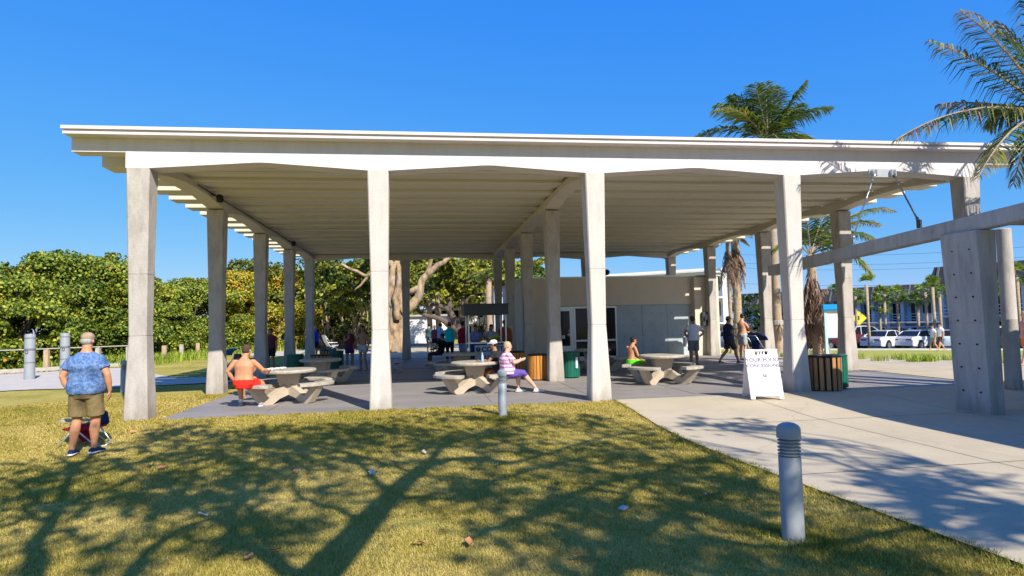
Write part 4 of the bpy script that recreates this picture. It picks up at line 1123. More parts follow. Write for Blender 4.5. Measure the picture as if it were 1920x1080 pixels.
palm((q[0], q[1], q[2]), zt-q[2], (atY(1520, 478, q[1])[0]-q[0], 0), frC, 'palm with arching fronds and a skirt of dead ones right of the fourth front column', 44, 'tall palms beside the pavilion', r0=0.20, r1=0.17, dead=34, skirt=2.2, ll=0.75, stakes=True, tint=0.5)
# near palm: only its fronds reach into the picture at the upper right
PY = 10.4
cr = atY(1975, 215, PY)
tips = [(1742, 75, 0.3, 0.35), (1800, 20, -0.6, 0.5), (1760, 195, 0.6, 0.25), (1680, 262, -0.1, 0.75), (1835, 330, -0.8, 0.7), (1925, -60, 0.5, 0.4), (1870, 40, 0.9, 0.5), (1990, -120, 0, 0.3), (2150, -20, 0.5, 0.5), (2250, 100, -0.5, 0.8), (2240, 260, 0.4, 0.9), (2100, 350, -0.6, 0.8), (1900, 345, 0.9, 0.7), (1960, 360, -0.4, 0.7), (1850, 235, 1.0, 0.6)]
fr = []
for (x, y, dy, sg) in tips:
    p = atY(x, y, PY+dy); fr.append((p[0]-cr[0], dy, p[2]-cr[2], sg))
palm((cr[0]+0.5, PY, 0), cr[2], (-0.5, 0), fr, 'near palm leaning in from the right edge, its fronds drooping over the roof corner', 45, None, r0=0.2, ll=0.70, tint=0.30, dead_tip=0.55, droop=1.2, lw=0.030)

# ================================================================ GRASS
def grass_blades():
    rg = np.random.default_rng(3)
    n = 1150000
    # sample by distance so that density falls away
    r = 2.6+(19-2.6)*rg.uniform(0, 1, n)**1.15
    th = rg.uniform(-0.62, 0.95, n)+YAW-0.1
    x = r*np.sin(th); y = r*np.cos(th)
    keep = (y > 1.5) & ~((x > X0+0.42) & (y > Y0-0.22+0.05*np.sin(x*7)+0.03*np.sin(x*19)))
    we = np.interp(y, [-6, 3.9, 5.6, 8.4, 12.8], [4.75, 4.18, 4.02, 3.80, 3.93])+0.03*np.sin(y*9)+0.02*np.sin(y*23)
    edge = x-we
    keep &= (edge < 0.03+0.03*rg.uniform(-1, 1, n))
    bare = np.sin(x*1.3+2.0*np.sin(y*0.9))*np.sin(y*1.9+1.1*np.sin(x*1.6))+0.5*np.sin(x*5.3+y*3.1)*np.sin(y*6.1-x*2)
    keep &= rg.uniform(0, 1, n) > np.clip((bare-0.75)*1.6, 0, 0.75)
    keep &= (y < 17.5) | (x < -12)
    x, y, r, edge = x[keep], y[keep], r[keep], edge[keep]
    n = len(x)
    cl = 0.8*np.sin(x*0.7+1.7*np.sin(y*0.5))*np.sin(y*0.9+1.0)+np.sin(x*2.1+1.3*np.sin(y*1.7))*np.sin(y*2.6+x*0.8)*0.5+np.sin(x*7.3+y*5.1)*0.25
    longer = np.exp(-((x-2.95)**2+(y-4.8)**2)/0.12)+np.exp(-((x-1.35)**2+(y-11.3)**2)/0.2)+np.exp(-np.minimum((y-12.75)**2*9, 30))*0.5*(np.abs(x+0.9) < 0.8)+0.7*np.exp(-(edge/0.05)**2)+0.5*np.exp(-((y-12.80)/0.06)**2)
    h = (0.015+0.014*rg.uniform(0, 1, n)+0.005*cl)*(1+1.3*longer)*np.interp(r, [3, 10, 20], [1, 1.15, 1.3])
    w = (0.0028+0.0008*r)*rg.uniform(0.7, 1.4, n)
    la = rg.uniform(0, 2*PI, n); ln = rg.uniform(0.3, 1.3, n)
    z = terr(x, y)-0.012
    P = np.stack([x, y, z], 1)
    s = np.stack([-np.sin(la), np.cos(la), 0*la], 1)*w[:, None]*0.5
    tip = P+np.stack([np.cos(la)*ln*h, np.sin(la)*ln*h, h], 1)
    V = np.stack([P-s, P+s, tip], 1).reshape(-1, 3)
    F = np.arange(3*n).reshape(-1, 3)
    tint = np.clip(0.66-0.24*cl-0.5*longer+0.20*np.exp(-(np.abs(edge)/0.35)**2)*0+rg.normal(0, 0.2, n), 0, 1)
    tag(npmesh('lawn_grass', V, F, M_grassb, None, tint=tint), 'short dry yellow green turf of the front lawn', 'grass', kind='stuff')
grass_blades()
# dune grass in the sand bed and rough grass beyond
rg = np.random.default_rng(9)
pts = []
for k in range(46):
    xp = rg.uniform(1400, 1960)**1.0; rr = rg.uniform(26, 36) if xp < 1600 else rg.uniform(27, 31)
    rr = np.interp(xp, [1340, 1430, 1520, 1600, 1700, 1800, 1900, 2050], [37, 36, 34, 31.5, 30, 29.5, 30.5, 32.5])+rg.uniform(-3.5, 0.8); p = polar(xp, rr); pts.append((p[0], p[1], 0))
tufts('dune_grass', pts, 0.30, 0.025, 60, M_dune, 'pale green dune grass clumps in the sand bed right of the pavilion', 10, spread=0.3)
# fallen leaves
lf = MB(); lf.add([(-0.055,0,0.0),(-0.02,0.035,0.02),(0.03,0.032,0.012),(0.06,0,0.02),(0.03,-0.03,0.0),(-0.02,-0.033,0.012)], [(0,3,2,1),(0,5,4,3)])
lm = lf.mesh('fallen_leaf'); lm.materials.append(M_dryleaf); lm2 = lm.copy(); lm2.materials.clear(); lm2.materials.append(M_paleleaf)
for i, (x, y, k, lb) in enumerate([(555, 888, 0, 'orange dry leaf on the upper lawn, left of a larger pale brown leaf'), (697, 891, 1, 'large pale brown leaf near the middle of the lawn'), (381, 971, 1, 'whitish leaf lying in the shade on the left of the lawn'), (517, 1038, 0, 'orange leaf at the bottom, right one of a pair'), (467, 1051, 0, 'orange leaf at the bottom, left one of a pair'), (303, 881, 0, 'small brown leaf right of the standing man'), (880, 1023, 0, 'pink brown leaf near the bottom, right of centre'), (788, 1024, 0, 'brown leaf near the bottom just right of the shadow of the trunk'), (1329, 932, 1, 'small white leaf between the two bollards'), (1168, 960, 1, 'white scrap leaf lying right of the middle of the lawn'), (250, 813, 0, 'brown leaf near the foot of the corner column'), (796, 852, 1, 'pale leaf on the upper lawn'), (1084, 1052, 0, 'tiny orange leaf near the bottom right of centre')]):
    q = gpt(x, y); o = bpy.data.objects.new('fallen_leaf', lm2 if k else lm); C.objects.link(o)
    o.location = (q[0], q[1], q[2]+0.03); o.rotation_euler = (0.15, -0.1, i*1.3); o.scale = (1.1 if k else 1.0,)*3
    tag(o, lb, 'leaf', 'fallen leaves on the lawn')

# ================================================================ THE TREE BEHIND THE CAMERA (its shade falls on the lawn)
def toward(g, h):
    """the point h metres above the ground from which a shadow falls on ground point g"""
    k = h/math.tan(SUN_EL); return np.array((g[0]+k*math.sin(SUN_AZ), g[1]-k*math.cos(SUN_AZ), h+g[2]))
def shade_tree():
    rg = np.random.default_rng(19)
    G = lambda x, y: np.array(gpt(x, y))
    base = np.array((0.2, -3.6, -0.3))
    t = tag(empty('shade_tree', tuple(base)), 'large leafy tree behind the viewer that shades the front lawn', 'tree')
    b = MB(); tips = []
    def limb(px, h0, h1, r0, r1, start=None):
        P = [] if start is None else list(start)
        for i, (x, y) in enumerate(px):
            P.append(toward(G(x, y), h0+1.3+(h1+0.6-h0-1.3)*i/(len(px)-1))-base)
        rr = list(np.linspace(r0, r1, len(P))); b.tube(P, rr, 9); tips.extend(P[(1 if start is None else len(start)):]); return P
    m1 = limb([(590, 1085), (632, 1040), (668, 1000), (700, 965), (728, 935), (760, 902), (795, 875), (835, 862), (890, 858), (960, 868)], 3.2, 6.0, 0.20, 0.07, start=[np.zeros(3), np.array((0.15, 0.5, 1.6)), np.array((0.7, 1.6, 3.4))])
    limb([(672, 972), (640, 956), (600, 946), (562, 930), (545, 908), (560, 890)], 4.2, 5.6, 0.05, 0.03)
    limb([(735, 930), (700, 895), (670, 862), (650, 850), (600, 840)], 4.6, 6.2, 0.06, 0.03)
    limb([(800, 872), (830, 835), (900, 812), (970, 800), (1060, 790)], 5.0, 6.6, 0.07, 0.03)
    limb([(545, 1075), (500, 1042), (445, 1015), (430, 985), (442, 955), (470, 930), (500, 880)], 3.4, 6.0, 0.09, 0.03)
    limb([(60, 1085), (70, 1050), (62, 1022), (92, 985), (112, 950), (122, 915), (138, 880), (175, 850), (250, 838), (330, 835)], 3.4, 6.2, 0.12, 0.03, start=[np.zeros(3), np.array((-0.2, 0.5, 1.7)), np.array((-0.5, 1.6, 3.4))])
    limb([(138, 880), (120, 862), (90, 850)], 5.6, 6.2, 0.05, 0.02)
    limb([(112, 950), (170, 930), (230, 905), (300, 895), (380, 880)], 4.8, 6.2, 0.05, 0.02)
    m2 = limb([(1130, 1090), (1165, 1040), (1195, 1005), (1240, 975), (1290, 950), (1345, 925), (1370, 900), (1390, 880)], 3.2, 6.0, 0.12, 0.03, start=[np.zeros(3), np.array((0.7, 0.6, 1.7)), np.array((1.8, 1.4, 3.2))])
    limb([(1300, 1005), (1350, 1015), (1420, 1024), (1490, 1026), (1560, 1020), (1640, 1002), (1745, 985)], 3.2, 4.2, 0.05, 0.04)
    limb([(1745, 990), (1738, 960), (1720, 930), (1670, 900), (1600, 880)], 3.6, 5.6, 0.08, 0.03)
    limb([(1720, 930), (1780, 925), (1850, 905), (1900, 890)], 4.2, 5.6, 0.04, 0.02)
    limb([(960, 868), (1030, 850), (1090, 830), (1160, 815), (1240, 800)], 5.8, 6.8, 0.05, 0.02)
    limb([(1195, 1005), (1120, 980), (1050, 930), (1000, 900)], 4.0, 6.0, 0.05, 0.02)
    for px, h0, h1, r0 in [([(870,930),(930,900),(1000,880),(1080,862),(1150,850),(1230,860)], 4.6, 6.4, .05), ([(1000,960),(1060,930),(1130,905),(1200,890),(1290,870),(1340,850)], 4.4, 6.4, .055), ([(1165,1030),(1150,980),(1170,930),(1210,900),(1260,870)], 4.0, 6.2, .055),
        ([(880,1010),(960,975),(1040,960),(1100,940)], 4.0, 5.6, .04), ([(790,890),(760,880),(700,862),(640,845),(590,835),(520,838)], 5.0, 6.4, .05), ([(728,935),(800,930),(860,940),(930,925)], 4.4, 5.8, .045), ([(450,1010),(430,990),(380,960),(330,930),(300,900)], 4.0, 6.0, .05),
        ([(230,1090),(280,1030),(340,990),(400,970),(450,940)], 3.6, 5.8, .06), ([(100,960),(60,930),(20,900),(-40,890)], 4.8, 6.0, .05), ([(92,985),(50,960),(0,950)], 4.6, 5.8, .04), ([(140,900),(210,880),(270,862),(300,850)], 5.2, 6.2, .04), ([(640,850),(560,840),(500,830),(430,826)], 5.8, 6.8, .04),
        ([(900,812),(950,790),(1000,778)], 5.8, 6.8, .035), ([(1390,885),(1330,850),(1280,825),(1240,805)], 5.4, 6.6, .045), ([(1345,925),(1420,900),(1440,880)], 5.0, 6.0, .04), ([(1600,880),(1520,850),(1440,825),(1330,800),(1270,785)], 5.0, 6.8, .035), ([(1560,868),(1500,860),(1420,850)], 5.4, 6.4, .025), ([(1670,900),(1620,872),(1560,840),(1500,820)], 5.0, 6.4, .03), ([(1850,905),(1800,880),(1740,868)], 5.0, 6.2, .025), ([(1745,985),(1800,960),(1870,950),(1930,955)], 4.0, 5.4, .035)]:
        limb(px, h0, h1, r0, r0*0.45)
    # leaf sprays over the shaded parts of the lawn and the walkway
    zones = [([(0, 880), (160, 850), (330, 800), (470, 805), (600, 830), (560, 900), (430, 960), (340, 1080), (0, 1080)], 95, 1.0),
             ([(470, 800), (640, 790), (760, 800), (700, 870), (560, 880), (430, 930)], 42, 1.0),
             ([(740, 775), (1000, 770), (1180, 790), (1330, 850), (1400, 900), (1330, 960), (1150, 930), (900, 930), (780, 900)], 85, 0.95),
             ([(900, 930), (1330, 950), (1240, 1080), (950, 1080)], 30, 1.0), ([(440, 960), (620, 900), (660, 940), (520, 1060), (420, 1060)], 14, 0.8),
             ([(1240, 1000), (1600, 1040), (1850, 1080), (1240, 1080)], 20, 0.9), ([(1350, 900), (1480, 930), (1500, 990), (1340, 1000)], 7, 0.8),
             ([(1250, 778), (1420, 788), (1560, 830), (1700, 870), (1700, 885), (1480, 850), (1300, 800)], 22, 0.55),
             ([(1520, 880), (1680, 890), (1920, 900), (1920, 1040), (1760, 960), (1600, 905)], 26, 0.6)]
    Cs, Ns = [], []
    def inside(p, poly):
        c = False; j = len(poly)-1
        for i in range(len(poly)):
            if (poly[i][1] > p[1]) != (poly[j][1] > p[1]) and p[0] < (poly[j][0]-poly[i][0])*(p[1]-poly[i][1])/(poly[j][1]-poly[i][1])+poly[i][0]: c = not c
            j = i
        return c
    tips_a = np.array(tips)
    for poly, cnt, sz in zones:
        xs = [p[0] for p in poly]; ys = [p[1] for p in poly]; got = 0
        gpl = [gpt(*p)[:2] for p in poly]
        gx = [p[0] for p in gpl]; gy = [p[1] for p in gpl]
        while got < cnt:
            g = (rg.uniform(min(gx), max(gx)), rg.uniform(min(gy), max(gy)))
            if not inside(g, gpl): continue
            got += 1
            h = rg.uniform(6.5, 10.5)
            c = toward((g[0], g[1], -0.1), h)-base
            n = int(33*sz*rg.uniform(0.3, 1.4)); R_ = rg.uniform(0.35, 0.72)*sz
            d = rg.normal(0, 0.5, (n, 3))*np.array((R_, R_, R_*0.45))
            Cs.append(c+d); Ns.append(np.tile((0, 0, 1.0), (n, 1)))
            near = tips_a[np.argmin(((tips_a-c)**2).sum(1))]
            tw = wiggle(near, c, 4, 0.05, rg); b.tube(tw, list(np.linspace(0.022, 0.008, len(tw))), 4)
            for q in range(3):
                e = c+rg.normal(0, 0.4, 3)*R_; b.tube([c, e], 0.006, 3)
    b.build('trunk', M_barkd, t, smooth=True)
    cen = np.concatenate(Cs); nr = np.concatenate(Ns)
    V, F, ti = leaves(cen, nr, 0.14, rg, np.clip(rg.normal(0.5, 0.2, len(cen)), 0, 1), 1.1, 0.7)
    npmesh('crown', V, F, M_seagrape, t, tint=ti)
shade_tree()
# ================================================================ PEOPLE
def sub_eval(o):
    dg = bpy.context.evaluated_depsgraph_get()
    me = bpy.data.meshes.new_from_object(o.evaluated_get(dg)); old = o.data
    o.modifiers.clear(); o.data = me; bpy.data.meshes.remove(old); return o
def fuse(mb, name, mats, parent, vox, it=4, fac=0.5):
    """fuse overlapping closed shapes into one continuous smooth skin"""
    o = mb.build(name, [], parent)
    r = o.modifiers.new('r', 'REMESH'); r.mode = 'VOXEL'; r.voxel_size = vox
    s = o.modifiers.new('s', 'SMOOTH'); s.iterations = it; s.factor = fac
    sub_eval(o)
    me = o.data; me.name = name
    me.materials.clear()
    for m in (mats if isinstance(mats, (list, tuple)) else [mats]): me.materials.append(m)
    me.polygons.foreach_set('use_smooth', [True]*len(me.polygons))
    return o
def folds(o, amp=0.010, f=9.0, seed=0.0):
    """press soft cloth folds into a garment"""
    me = o.data; n = len(me.vertices)
    c = np.zeros(n*3, np.float32); me.vertices.foreach_get('co', c); c = c.reshape(-1, 3)
    w = np.zeros(n*3, np.float32); me.vertex_normals.foreach_get('vector', w); w = w.reshape(-1, 3)
    x, y, z = c[:, 0]*f+seed, c[:, 1]*f, c[:, 2]*f
    q = np.sin(x*1.9+1.8*np.sin(z*0.8+seed)+y*0.7)*np.sin(z*1.5+1.3*np.sin(x*1.1)+y)+0.5*np.sin(x*3.7-z*2.3+np.sin(y*4+seed))
    lo = c[:, 2].min(); fade = np.clip((c[:, 2]-lo)/0.04, 0, 1)
    c += w*(amp*(0.5-np.abs(q)*0.9)*fade)[:, None]
    me.vertices.foreach_set('co', c.ravel())
    me.update(); return o
def nrm(v): v = np.array(v, float); return v/(np.linalg.norm(v)+1e-9)
def ering(c, s, f, a, b, n=16, p=2.3):
    out = []
    for k in range(n):
        t = 2*PI*k/n; x = math.copysign(abs(math.cos(t))**(2/p), math.cos(t)); y = math.copysign(abs(math.sin(t))**(2/p), math.sin(t))
        out.append(tuple(np.array(c)+np.array(s)*a*x+np.array(f)*b*y))
    return out
STAND = dict(pelvis=(0,0,.95), chest=(0,.0,1.28), neck=(0,-.01,1.49), head=(0,.025,1.64), look=(0,1,0),
             shR=(.175,-.01,1.385), shL=(-.175,-.01,1.385), elR=(.25,-.03,1.13), elL=(-.25,-.03,1.13), wrR=(.25,.03,.88), wrL=(-.25,.03,.88),
             hiR=(.09,0,.92), hiL=(-.09,0,.92), knR=(.105,.02,.50), knL=(-.105,.02,.50), anR=(.11,-.02,.085), anL=(-.11,-.02,.085), toR=(.13,.17,.03), toL=(-.13,.17,.03), hdR=(0,.1,-1), hdL=(0,.1,-1))
SIT = dict(STAND, pelvis=(0,0,.56), chest=(0,.03,.88), neck=(0,.05,1.07), head=(0,.09,1.23), shR=(.178,.03,1.0), shL=(-.178,.03,1.0),
           elR=(.25,.05,.75), elL=(-.25,.05,.75), wrR=(.16,.28,.68), wrL=(-.16,.28,.68), hdR=(-.3,1,-.2), hdL=(.3,1,-.2),
           hiR=(.09,.02,.53), hiL=(-.09,.02,.53), knR=(.14,.44,.50), knL=(-.14,.44,.50), anR=(.14,.46,.085), anL=(-.14,.46,.085), toR=(.15,.63,.03), toL=(-.15,.63,.03))
def skinm(name, c): return mat(name, c, 0.55, 0.10, 8, spec=0.35, bump=0.05, bscale=200)
SK = skinm('tanned_skin', (0.62, 0.32, 0.19)); SK2 = skinm('fair_skin', (0.66, 0.39, 0.28)); SK3 = skinm('deep_tan_skin', (0.36, 0.18, 0.10)); SK4 = skinm('sunburnt_skin', (0.58, 0.265, 0.135))
HAIR = {k: mat('hair_'+k, c, 0.7, 0.3, 30, bump=0.5, bscale=120, stretch=(1,1,0.3)) for k, c in dict(dark=(0.02,0.015,0.012), brown=(0.09,0.05,0.03), grey=(0.42,0.40,0.38), blond=(0.55,0.42,0.24)).items()}
CL = {}
def cloth(name, c, var=0.18, scale=9, col2=None, stain=0.0):
    if name not in CL: CL[name] = mat(name, c, 0.9, var, scale, bump=0.8, bscale=13, col2=col2, spec=0.15)
    return CL[name]
def stripes(name, c1, c2, n=11):
    m = cloth(name, c1, 0.08); N, L = m.node_tree.nodes, m.node_tree.links; b = N['Principled BSDF']
    tc = N.new('ShaderNodeTexCoord'); w = N.new('ShaderNodeTexWave'); w.bands_direction = 'Z'; w.inputs['Scale'].default_value = n; w.inputs['Distortion'].default_value = 0.7
    cr = N.new('ShaderNodeValToRGB'); cr.color_ramp.elements[0].position = 0.45; cr.color_ramp.elements[1].position = 0.55
    cr.color_ramp.elements[0].color = (*c1, 1); cr.color_ramp.elements[1].color = (*c2, 1)
    L.new(tc.outputs['Object'], w.inputs['Vector']); L.new(w.outputs['Fac'], cr.inputs[0]); L.new(cr.outputs[0], b.inputs['Base Color']); return m
def person(label, loc, heading, J, skin=SK, height=1.75, fat=1.0, top=None, bottom=None, legs_to=0.72, sleeve=0.55, hair='dark', hat=None, shoes=None, socks=False,
           vox=0.0125, group=None, glasses=False, hem=0.02, long_hair=False, belly=0.0, female=False, skirt=False, bald=False, lens=0.0):
    t = tag(empty('person', loc, heading), label, 'person', group)
    s = height/1.75; t.scale = (s, s, s)
    J = {k: np.array(v, float) for k, v in J.items()}
    side = nrm(J['shR']-J['shL']); hs = nrm(J['hiR']-J['hiL'])
    ax = nrm(J['neck']-J['pelvis']); fw = nrm(np.cross(ax, side)); fwh = nrm(np.cross(ax, hs))
    F = fat
    def torso(inf, z0, z1, cap_sh=True):
        """stack of oval rings from z0 to z1 along pelvis(0) .. chest(.62) .. neck(1)"""
        st = [(-0.20, .125*F, .105*F), (-0.08, .168*F, .125*F), (0.05, .175*F, .125*F), (0.28, (.145 if female else .155)*F+belly*.5, .105*F+belly), (0.45, .155*F+belly*.3, .11*F+belly*.6), (0.66, .172*F, .125*F), (0.82, .175*F**.5, .11*F**.6), (0.91, .125, .085), (0.97, .078, .07), (1.04, .062, .062)]
        R_ = []
        ts = [q[0] for q in st]
        L = np.linalg.norm(J['chest']-J['pelvis']); L2 = np.linalg.norm(J['neck']-J['chest']); f1 = L/(L+L2)
        for tt in np.linspace(z0, z1, 14):
            a = np.interp(tt, ts, [q[1] for q in st])+inf; b = np.interp(tt, ts, [q[2] for q in st])+inf
            c = J['pelvis']+(J['chest']-J['pelvis'])*tt/f1 if tt < f1 else J['chest']+(J['neck']-J['chest'])*(tt-f1)/(1-f1)
            w = min(1, max(0, tt)); sd = nrm(hs*(1-w)+side*w); ff = nrm(fwh*(1-w)+fw*w)
            R_.append(ering(c+ff*(belly*0.6 if 0.15 < tt < 0.5 else 0), sd, ff, a, b))
        return R_
    body = MB(); body.loft(torso(0, -0.2, 1.04))
    look = nrm(J['look']); hc = J['head']; upv = nrm(hc-J['neck']); upv = nrm(upv+np.array((0,0,1.5))); ls = nrm(np.cross(look, upv)); lf = nrm(np.cross(upv, ls))
    HM = Matrix(((ls[0], lf[0], upv[0], 0), (ls[1], lf[1], upv[1], 0), (ls[2], lf[2], upv[2], 0), (0,0,0,1)))
    def hp(x, y, z): return tuple(hc+ls*x+lf*y+upv*z)
    body.tube([J['neck']-ax*0.05, J['neck']*0.4+hc*0.6], [0.062*F**.4, 0.056*F**.4], 12)
    body.ell(hp(0, -0.005, 0.02), (0.076, 0.095, 0.095), HM, 16); body.ell(hp(0, 0.02, -0.045), (0.058, 0.068, 0.068), HM, 14)
    body.ell(hp(0, 0.095, -0.02), (0.014, 0.02, 0.024), HM, 8); body.ell(hp(0, 0.075, -0.095), (0.028, 0.022, 0.02), HM, 8)
    body.ell(hp(0.077, 0.0, -0.005), (0.012, 0.022, 0.032), HM, 8); body.ell(hp(-0.077, 0.0, -0.005), (0.012, 0.022, 0.032), HM, 8)
    body.ell(hp(0, 0.083, 0.02), (0.05, 0.012, 0.012), HM, 8)
    for S in 'RL':
        sh, el, wr = J['sh'+S], J['el'+S], J['wr'+S]
        body.ell(sh-ax*0.012, (0.053*F**.5,)*3, None, 10)
        body.tube([sh, sh*0.5+el*0.5, el, el*0.6+wr*0.4, wr], [0.050*F**.6, 0.050*F**.7, 0.040*F**.5, 0.042*F**.5, 0.027], 12)
        d = nrm(J['hd'+S]) if np.linalg.norm(J['hd'+S]) > 0 else nrm(wr-el)
        # palm, four fingers and a thumb
        inward = nrm(J['chest']-wr); acr = nrm(np.cross(d, inward)); nin = nrm(np.cross(acr, d))
        palm_c = wr+d*0.055
        body.tube([wr-d*0.01, wr+d*0.03, wr+d*0.09], [(0.024, 0.018), (0.036, 0.016), (0.038, 0.013)], 10, side=acr)
        for q, (o_, ln) in enumerate(((-0.030, .062), (-0.010, .074), (0.010, .070), (0.029, .055))):
            b0 = wr+d*0.085+acr*o_; b1 = b0+d*ln*0.55+nin*0.010; b2 = b1+nrm(d+nin*0.9)*ln*0.5
            body.tube([b0, b1, b2], [0.0095, 0.009, 0.0075], 6)
        th = wr+d*0.03+acr*-0.034; body.tube([th, th+nrm(d-acr*0.9+nin*0.3)*0.035, th+nrm(d-acr*0.5+nin*0.6)*0.062], [0.012, 0.0105, 0.009], 6)
        hi, kn, an = J['hi'+S], J['kn'+S], J['an'+S]; to = J['to'+S]
        ld = nrm(np.cross(kn-hi, (0,0,1.0))) if abs(nrm(kn-hi)[2]) < .9 else side
        body.tube([hi, hi*0.55+kn*0.45, kn], [0.092*F**.8, 0.075*F**.8, 0.055*F**.5], 14)
        cm_ = kn*0.65+an*0.35-nrm(J['to'+S]-an)*np.array((1,1,0))*0.018
        body.tube([kn, cm_, kn*0.3+an*0.7, an], [0.054*F**.5, 0.057*F**.6, 0.042*F**.4, 0.036], 14)
        body.tube([an-np.array((0,0,0.03))-nrm(to-an)*np.array((1,1,0))*0.03, an*0.4+to*0.6, to], [(0.035, 0.034), (0.042, 0.028), (0.040, 0.018)], 10, side=nrm(np.cross(to-an, (0,0,1.0))))
    fuse(body, 'body', skin, t, vox, 3)
    if top:
        m = MB(); m.loft(torso(0.027, hem-0.10, 0.985))
        for S in 'RL':
            sh, el = J['sh'+S], J['el'+S]; e = sh+(el-sh)*sleeve
            if sleeve > 0:
                m.ell(sh-ax*0.012, (0.064*F**.5,)*3, None, 10); 
                if sleeve <= 1: m.tube([sh-nrm(el-sh)*0.03, sh*.5+e*.5, e], [0.060*F**.6, 0.064*F**.7, 0.074*F**.7], 14)
                else: m.tube([sh, el, el+(J['wr'+S]-el)*(sleeve-1)], [0.068*F**.6, 0.055*F**.7, 0.042], 14)
        folds(fuse(m, 'shirt' if not female else 'top', top, t, vox*0.85, 5), 0.007, seed=loc[0])
    if bottom:
        m = MB(); m.loft(torso(0.014, -0.24, 0.10))
        if skirt:
            m.loft([ering(J['pelvis']+np.array((0,0,0.02)), hs, fwh, .19*F, .14*F), ering((J['knR']+J['knL'])/2+np.array((0,0,0.12)), hs, fwh, .24*F, .2*F)])
        for S in 'RL':
            hi, kn, an = J['hi'+S], J['kn'+S], J['an'+S]
            if legs_to <= 1: e = hi+(kn-hi)*legs_to; m.tube([hi, hi*.5+e*.5, e], [0.106*F**.8, 0.097*F**.8, 0.096*F**.75], 16)
            else: m.tube([hi, hi*.5+kn*.5, kn, kn+(an-kn)*(legs_to-1)], [0.104*F**.8, 0.088*F**.8, 0.068*F**.6, 0.058*F**.5], 14)
        folds(fuse(m, 'trousers' if legs_to > 1.4 else 'shorts', bottom, t, vox*0.9, 4), 0.006, seed=loc[1])
    if shoes:
        for S in 'RL':
            an, to = J['an'+S], J['to'+S]; d = nrm((to-an)*np.array((1,1,0))); sd = nrm(np.cross(d, (0,0,1.0)))
            base = np.array((an[0], an[1], min(an[2], to[2]+0.06)))-np.array((0,0,0.055)); m = MB()
            m.tube([base-d*0.065+np.array((0,0,.03)), base+np.array((0,0,.035)), base+d*0.10+np.array((0,0,.02)), to+d*0.03+np.array((0,0,.0))], [(0.036, 0.036), (0.044, 0.046), (0.050, 0.034), (0.040, 0.024)], 12, side=sd)
            so_ = fuse(m, 'shoe', shoes, t, 0.01, 2)
            sl_ = MB(); sl_.tube([base-d*0.085, base+d*0.08, to+d*0.05-np.array((0,0,.018))], [(0.036, 0.014), (0.050, 0.014), (0.038, 0.012)], 12, side=sd); sl_.build('sole', M_signw, so_, smooth=True)
            if socks: sk = MB(); sk.tube([an-np.array((0,0,0.02)), an+(J['kn'+S]-an)*0.22], [0.044, 0.046], 12); sk.build('sock', M_signw, t, smooth=True)
    if hat:
        m = MB(); m.ell(hp(0, -0.004, 0.055), (0.087, 0.106, 0.078), HM, 16)
        m2_ = MB()
        if hat[1] == 'cap': m.tube([hp(0, 0.07, 0.045), hp(0, 0.115, 0.042), hp(0, 0.165, 0.03)], [(0.065, 0.012), (0.066, 0.010), (0.035, 0.008)], 10, side=ls)
        else: m.loft([ering(hp(0, 0, 0.035), ls, lf, .15, .165), ering(hp(0, 0, 0.043), ls, lf, .15, .165)])
        ho = fuse(m, 'hat', hat[0], t, 0.008, 2)
        if hair and not bald:
            m = MB(); m.ell(hp(0, -0.022, 0.0), (0.080, 0.088, 0.07), HM, 14); fuse(m, 'hair', HAIR[hair], t, 0.01, 2)
    elif hair and not bald:
        m = MB(); m.ell(hp(0, -0.016, 0.038), (0.084, 0.098, 0.090), HM, 16); m.ell(hp(0, -0.04, -0.005), (0.078, 0.070, 0.075), HM, 14)
        if long_hair: m.ell(hp(0, -0.055, -0.08), (0.082, 0.05, 0.12), HM, 14)
        fuse(m, 'hair', HAIR[hair], t, 0.01, 2)
    elif bald:
        m = MB(); m.ell(hp(0, -0.028, -0.012), (0.083, 0.078, 0.062), HM, 14); fuse(m, 'hair', HAIR[hair], t, 0.01, 2)
    if glasses:
        m = MB(); m.ell(hp(0.032, 0.088, 0.008), (0.026, 0.008, 0.018), HM, 8); m.ell(hp(-0.032, 0.088, 0.008), (0.026, 0.008, 0.018), HM, 8)
        m.tube([hp(0.06, 0.08, 0.01), hp(0.08, 0.0, 0.01)], 0.004, 5); m.tube([hp(-0.06, 0.08, 0.01), hp(-0.08, 0.0, 0.01)], 0.004, 5); m.tube([hp(-0.02, .092, .01), hp(.02, .092, .01)], 0.004, 5)
        m.build('sunglasses', M_black, t, smooth=True)
    else:
        for x in (-0.031, 0.031):
            MB().ell(hp(x, 0.083, 0.006), (0.012, 0.006, 0.006), HM, 8).build('eye', M_black, t, smooth=True)
    m = MB(); m.ell(hp(0, 0.089, -0.063), (0.021, 0.004, 0.005), HM, 8); m.build('mouth', cloth('lip_colour', (0.40, 0.13, 0.10)), t, smooth=True)
    return t
def P(base, **k): d = dict(base); d.update(k); return d
def face_to(dx, dy): return math.atan2(dy, dx)-PI/2

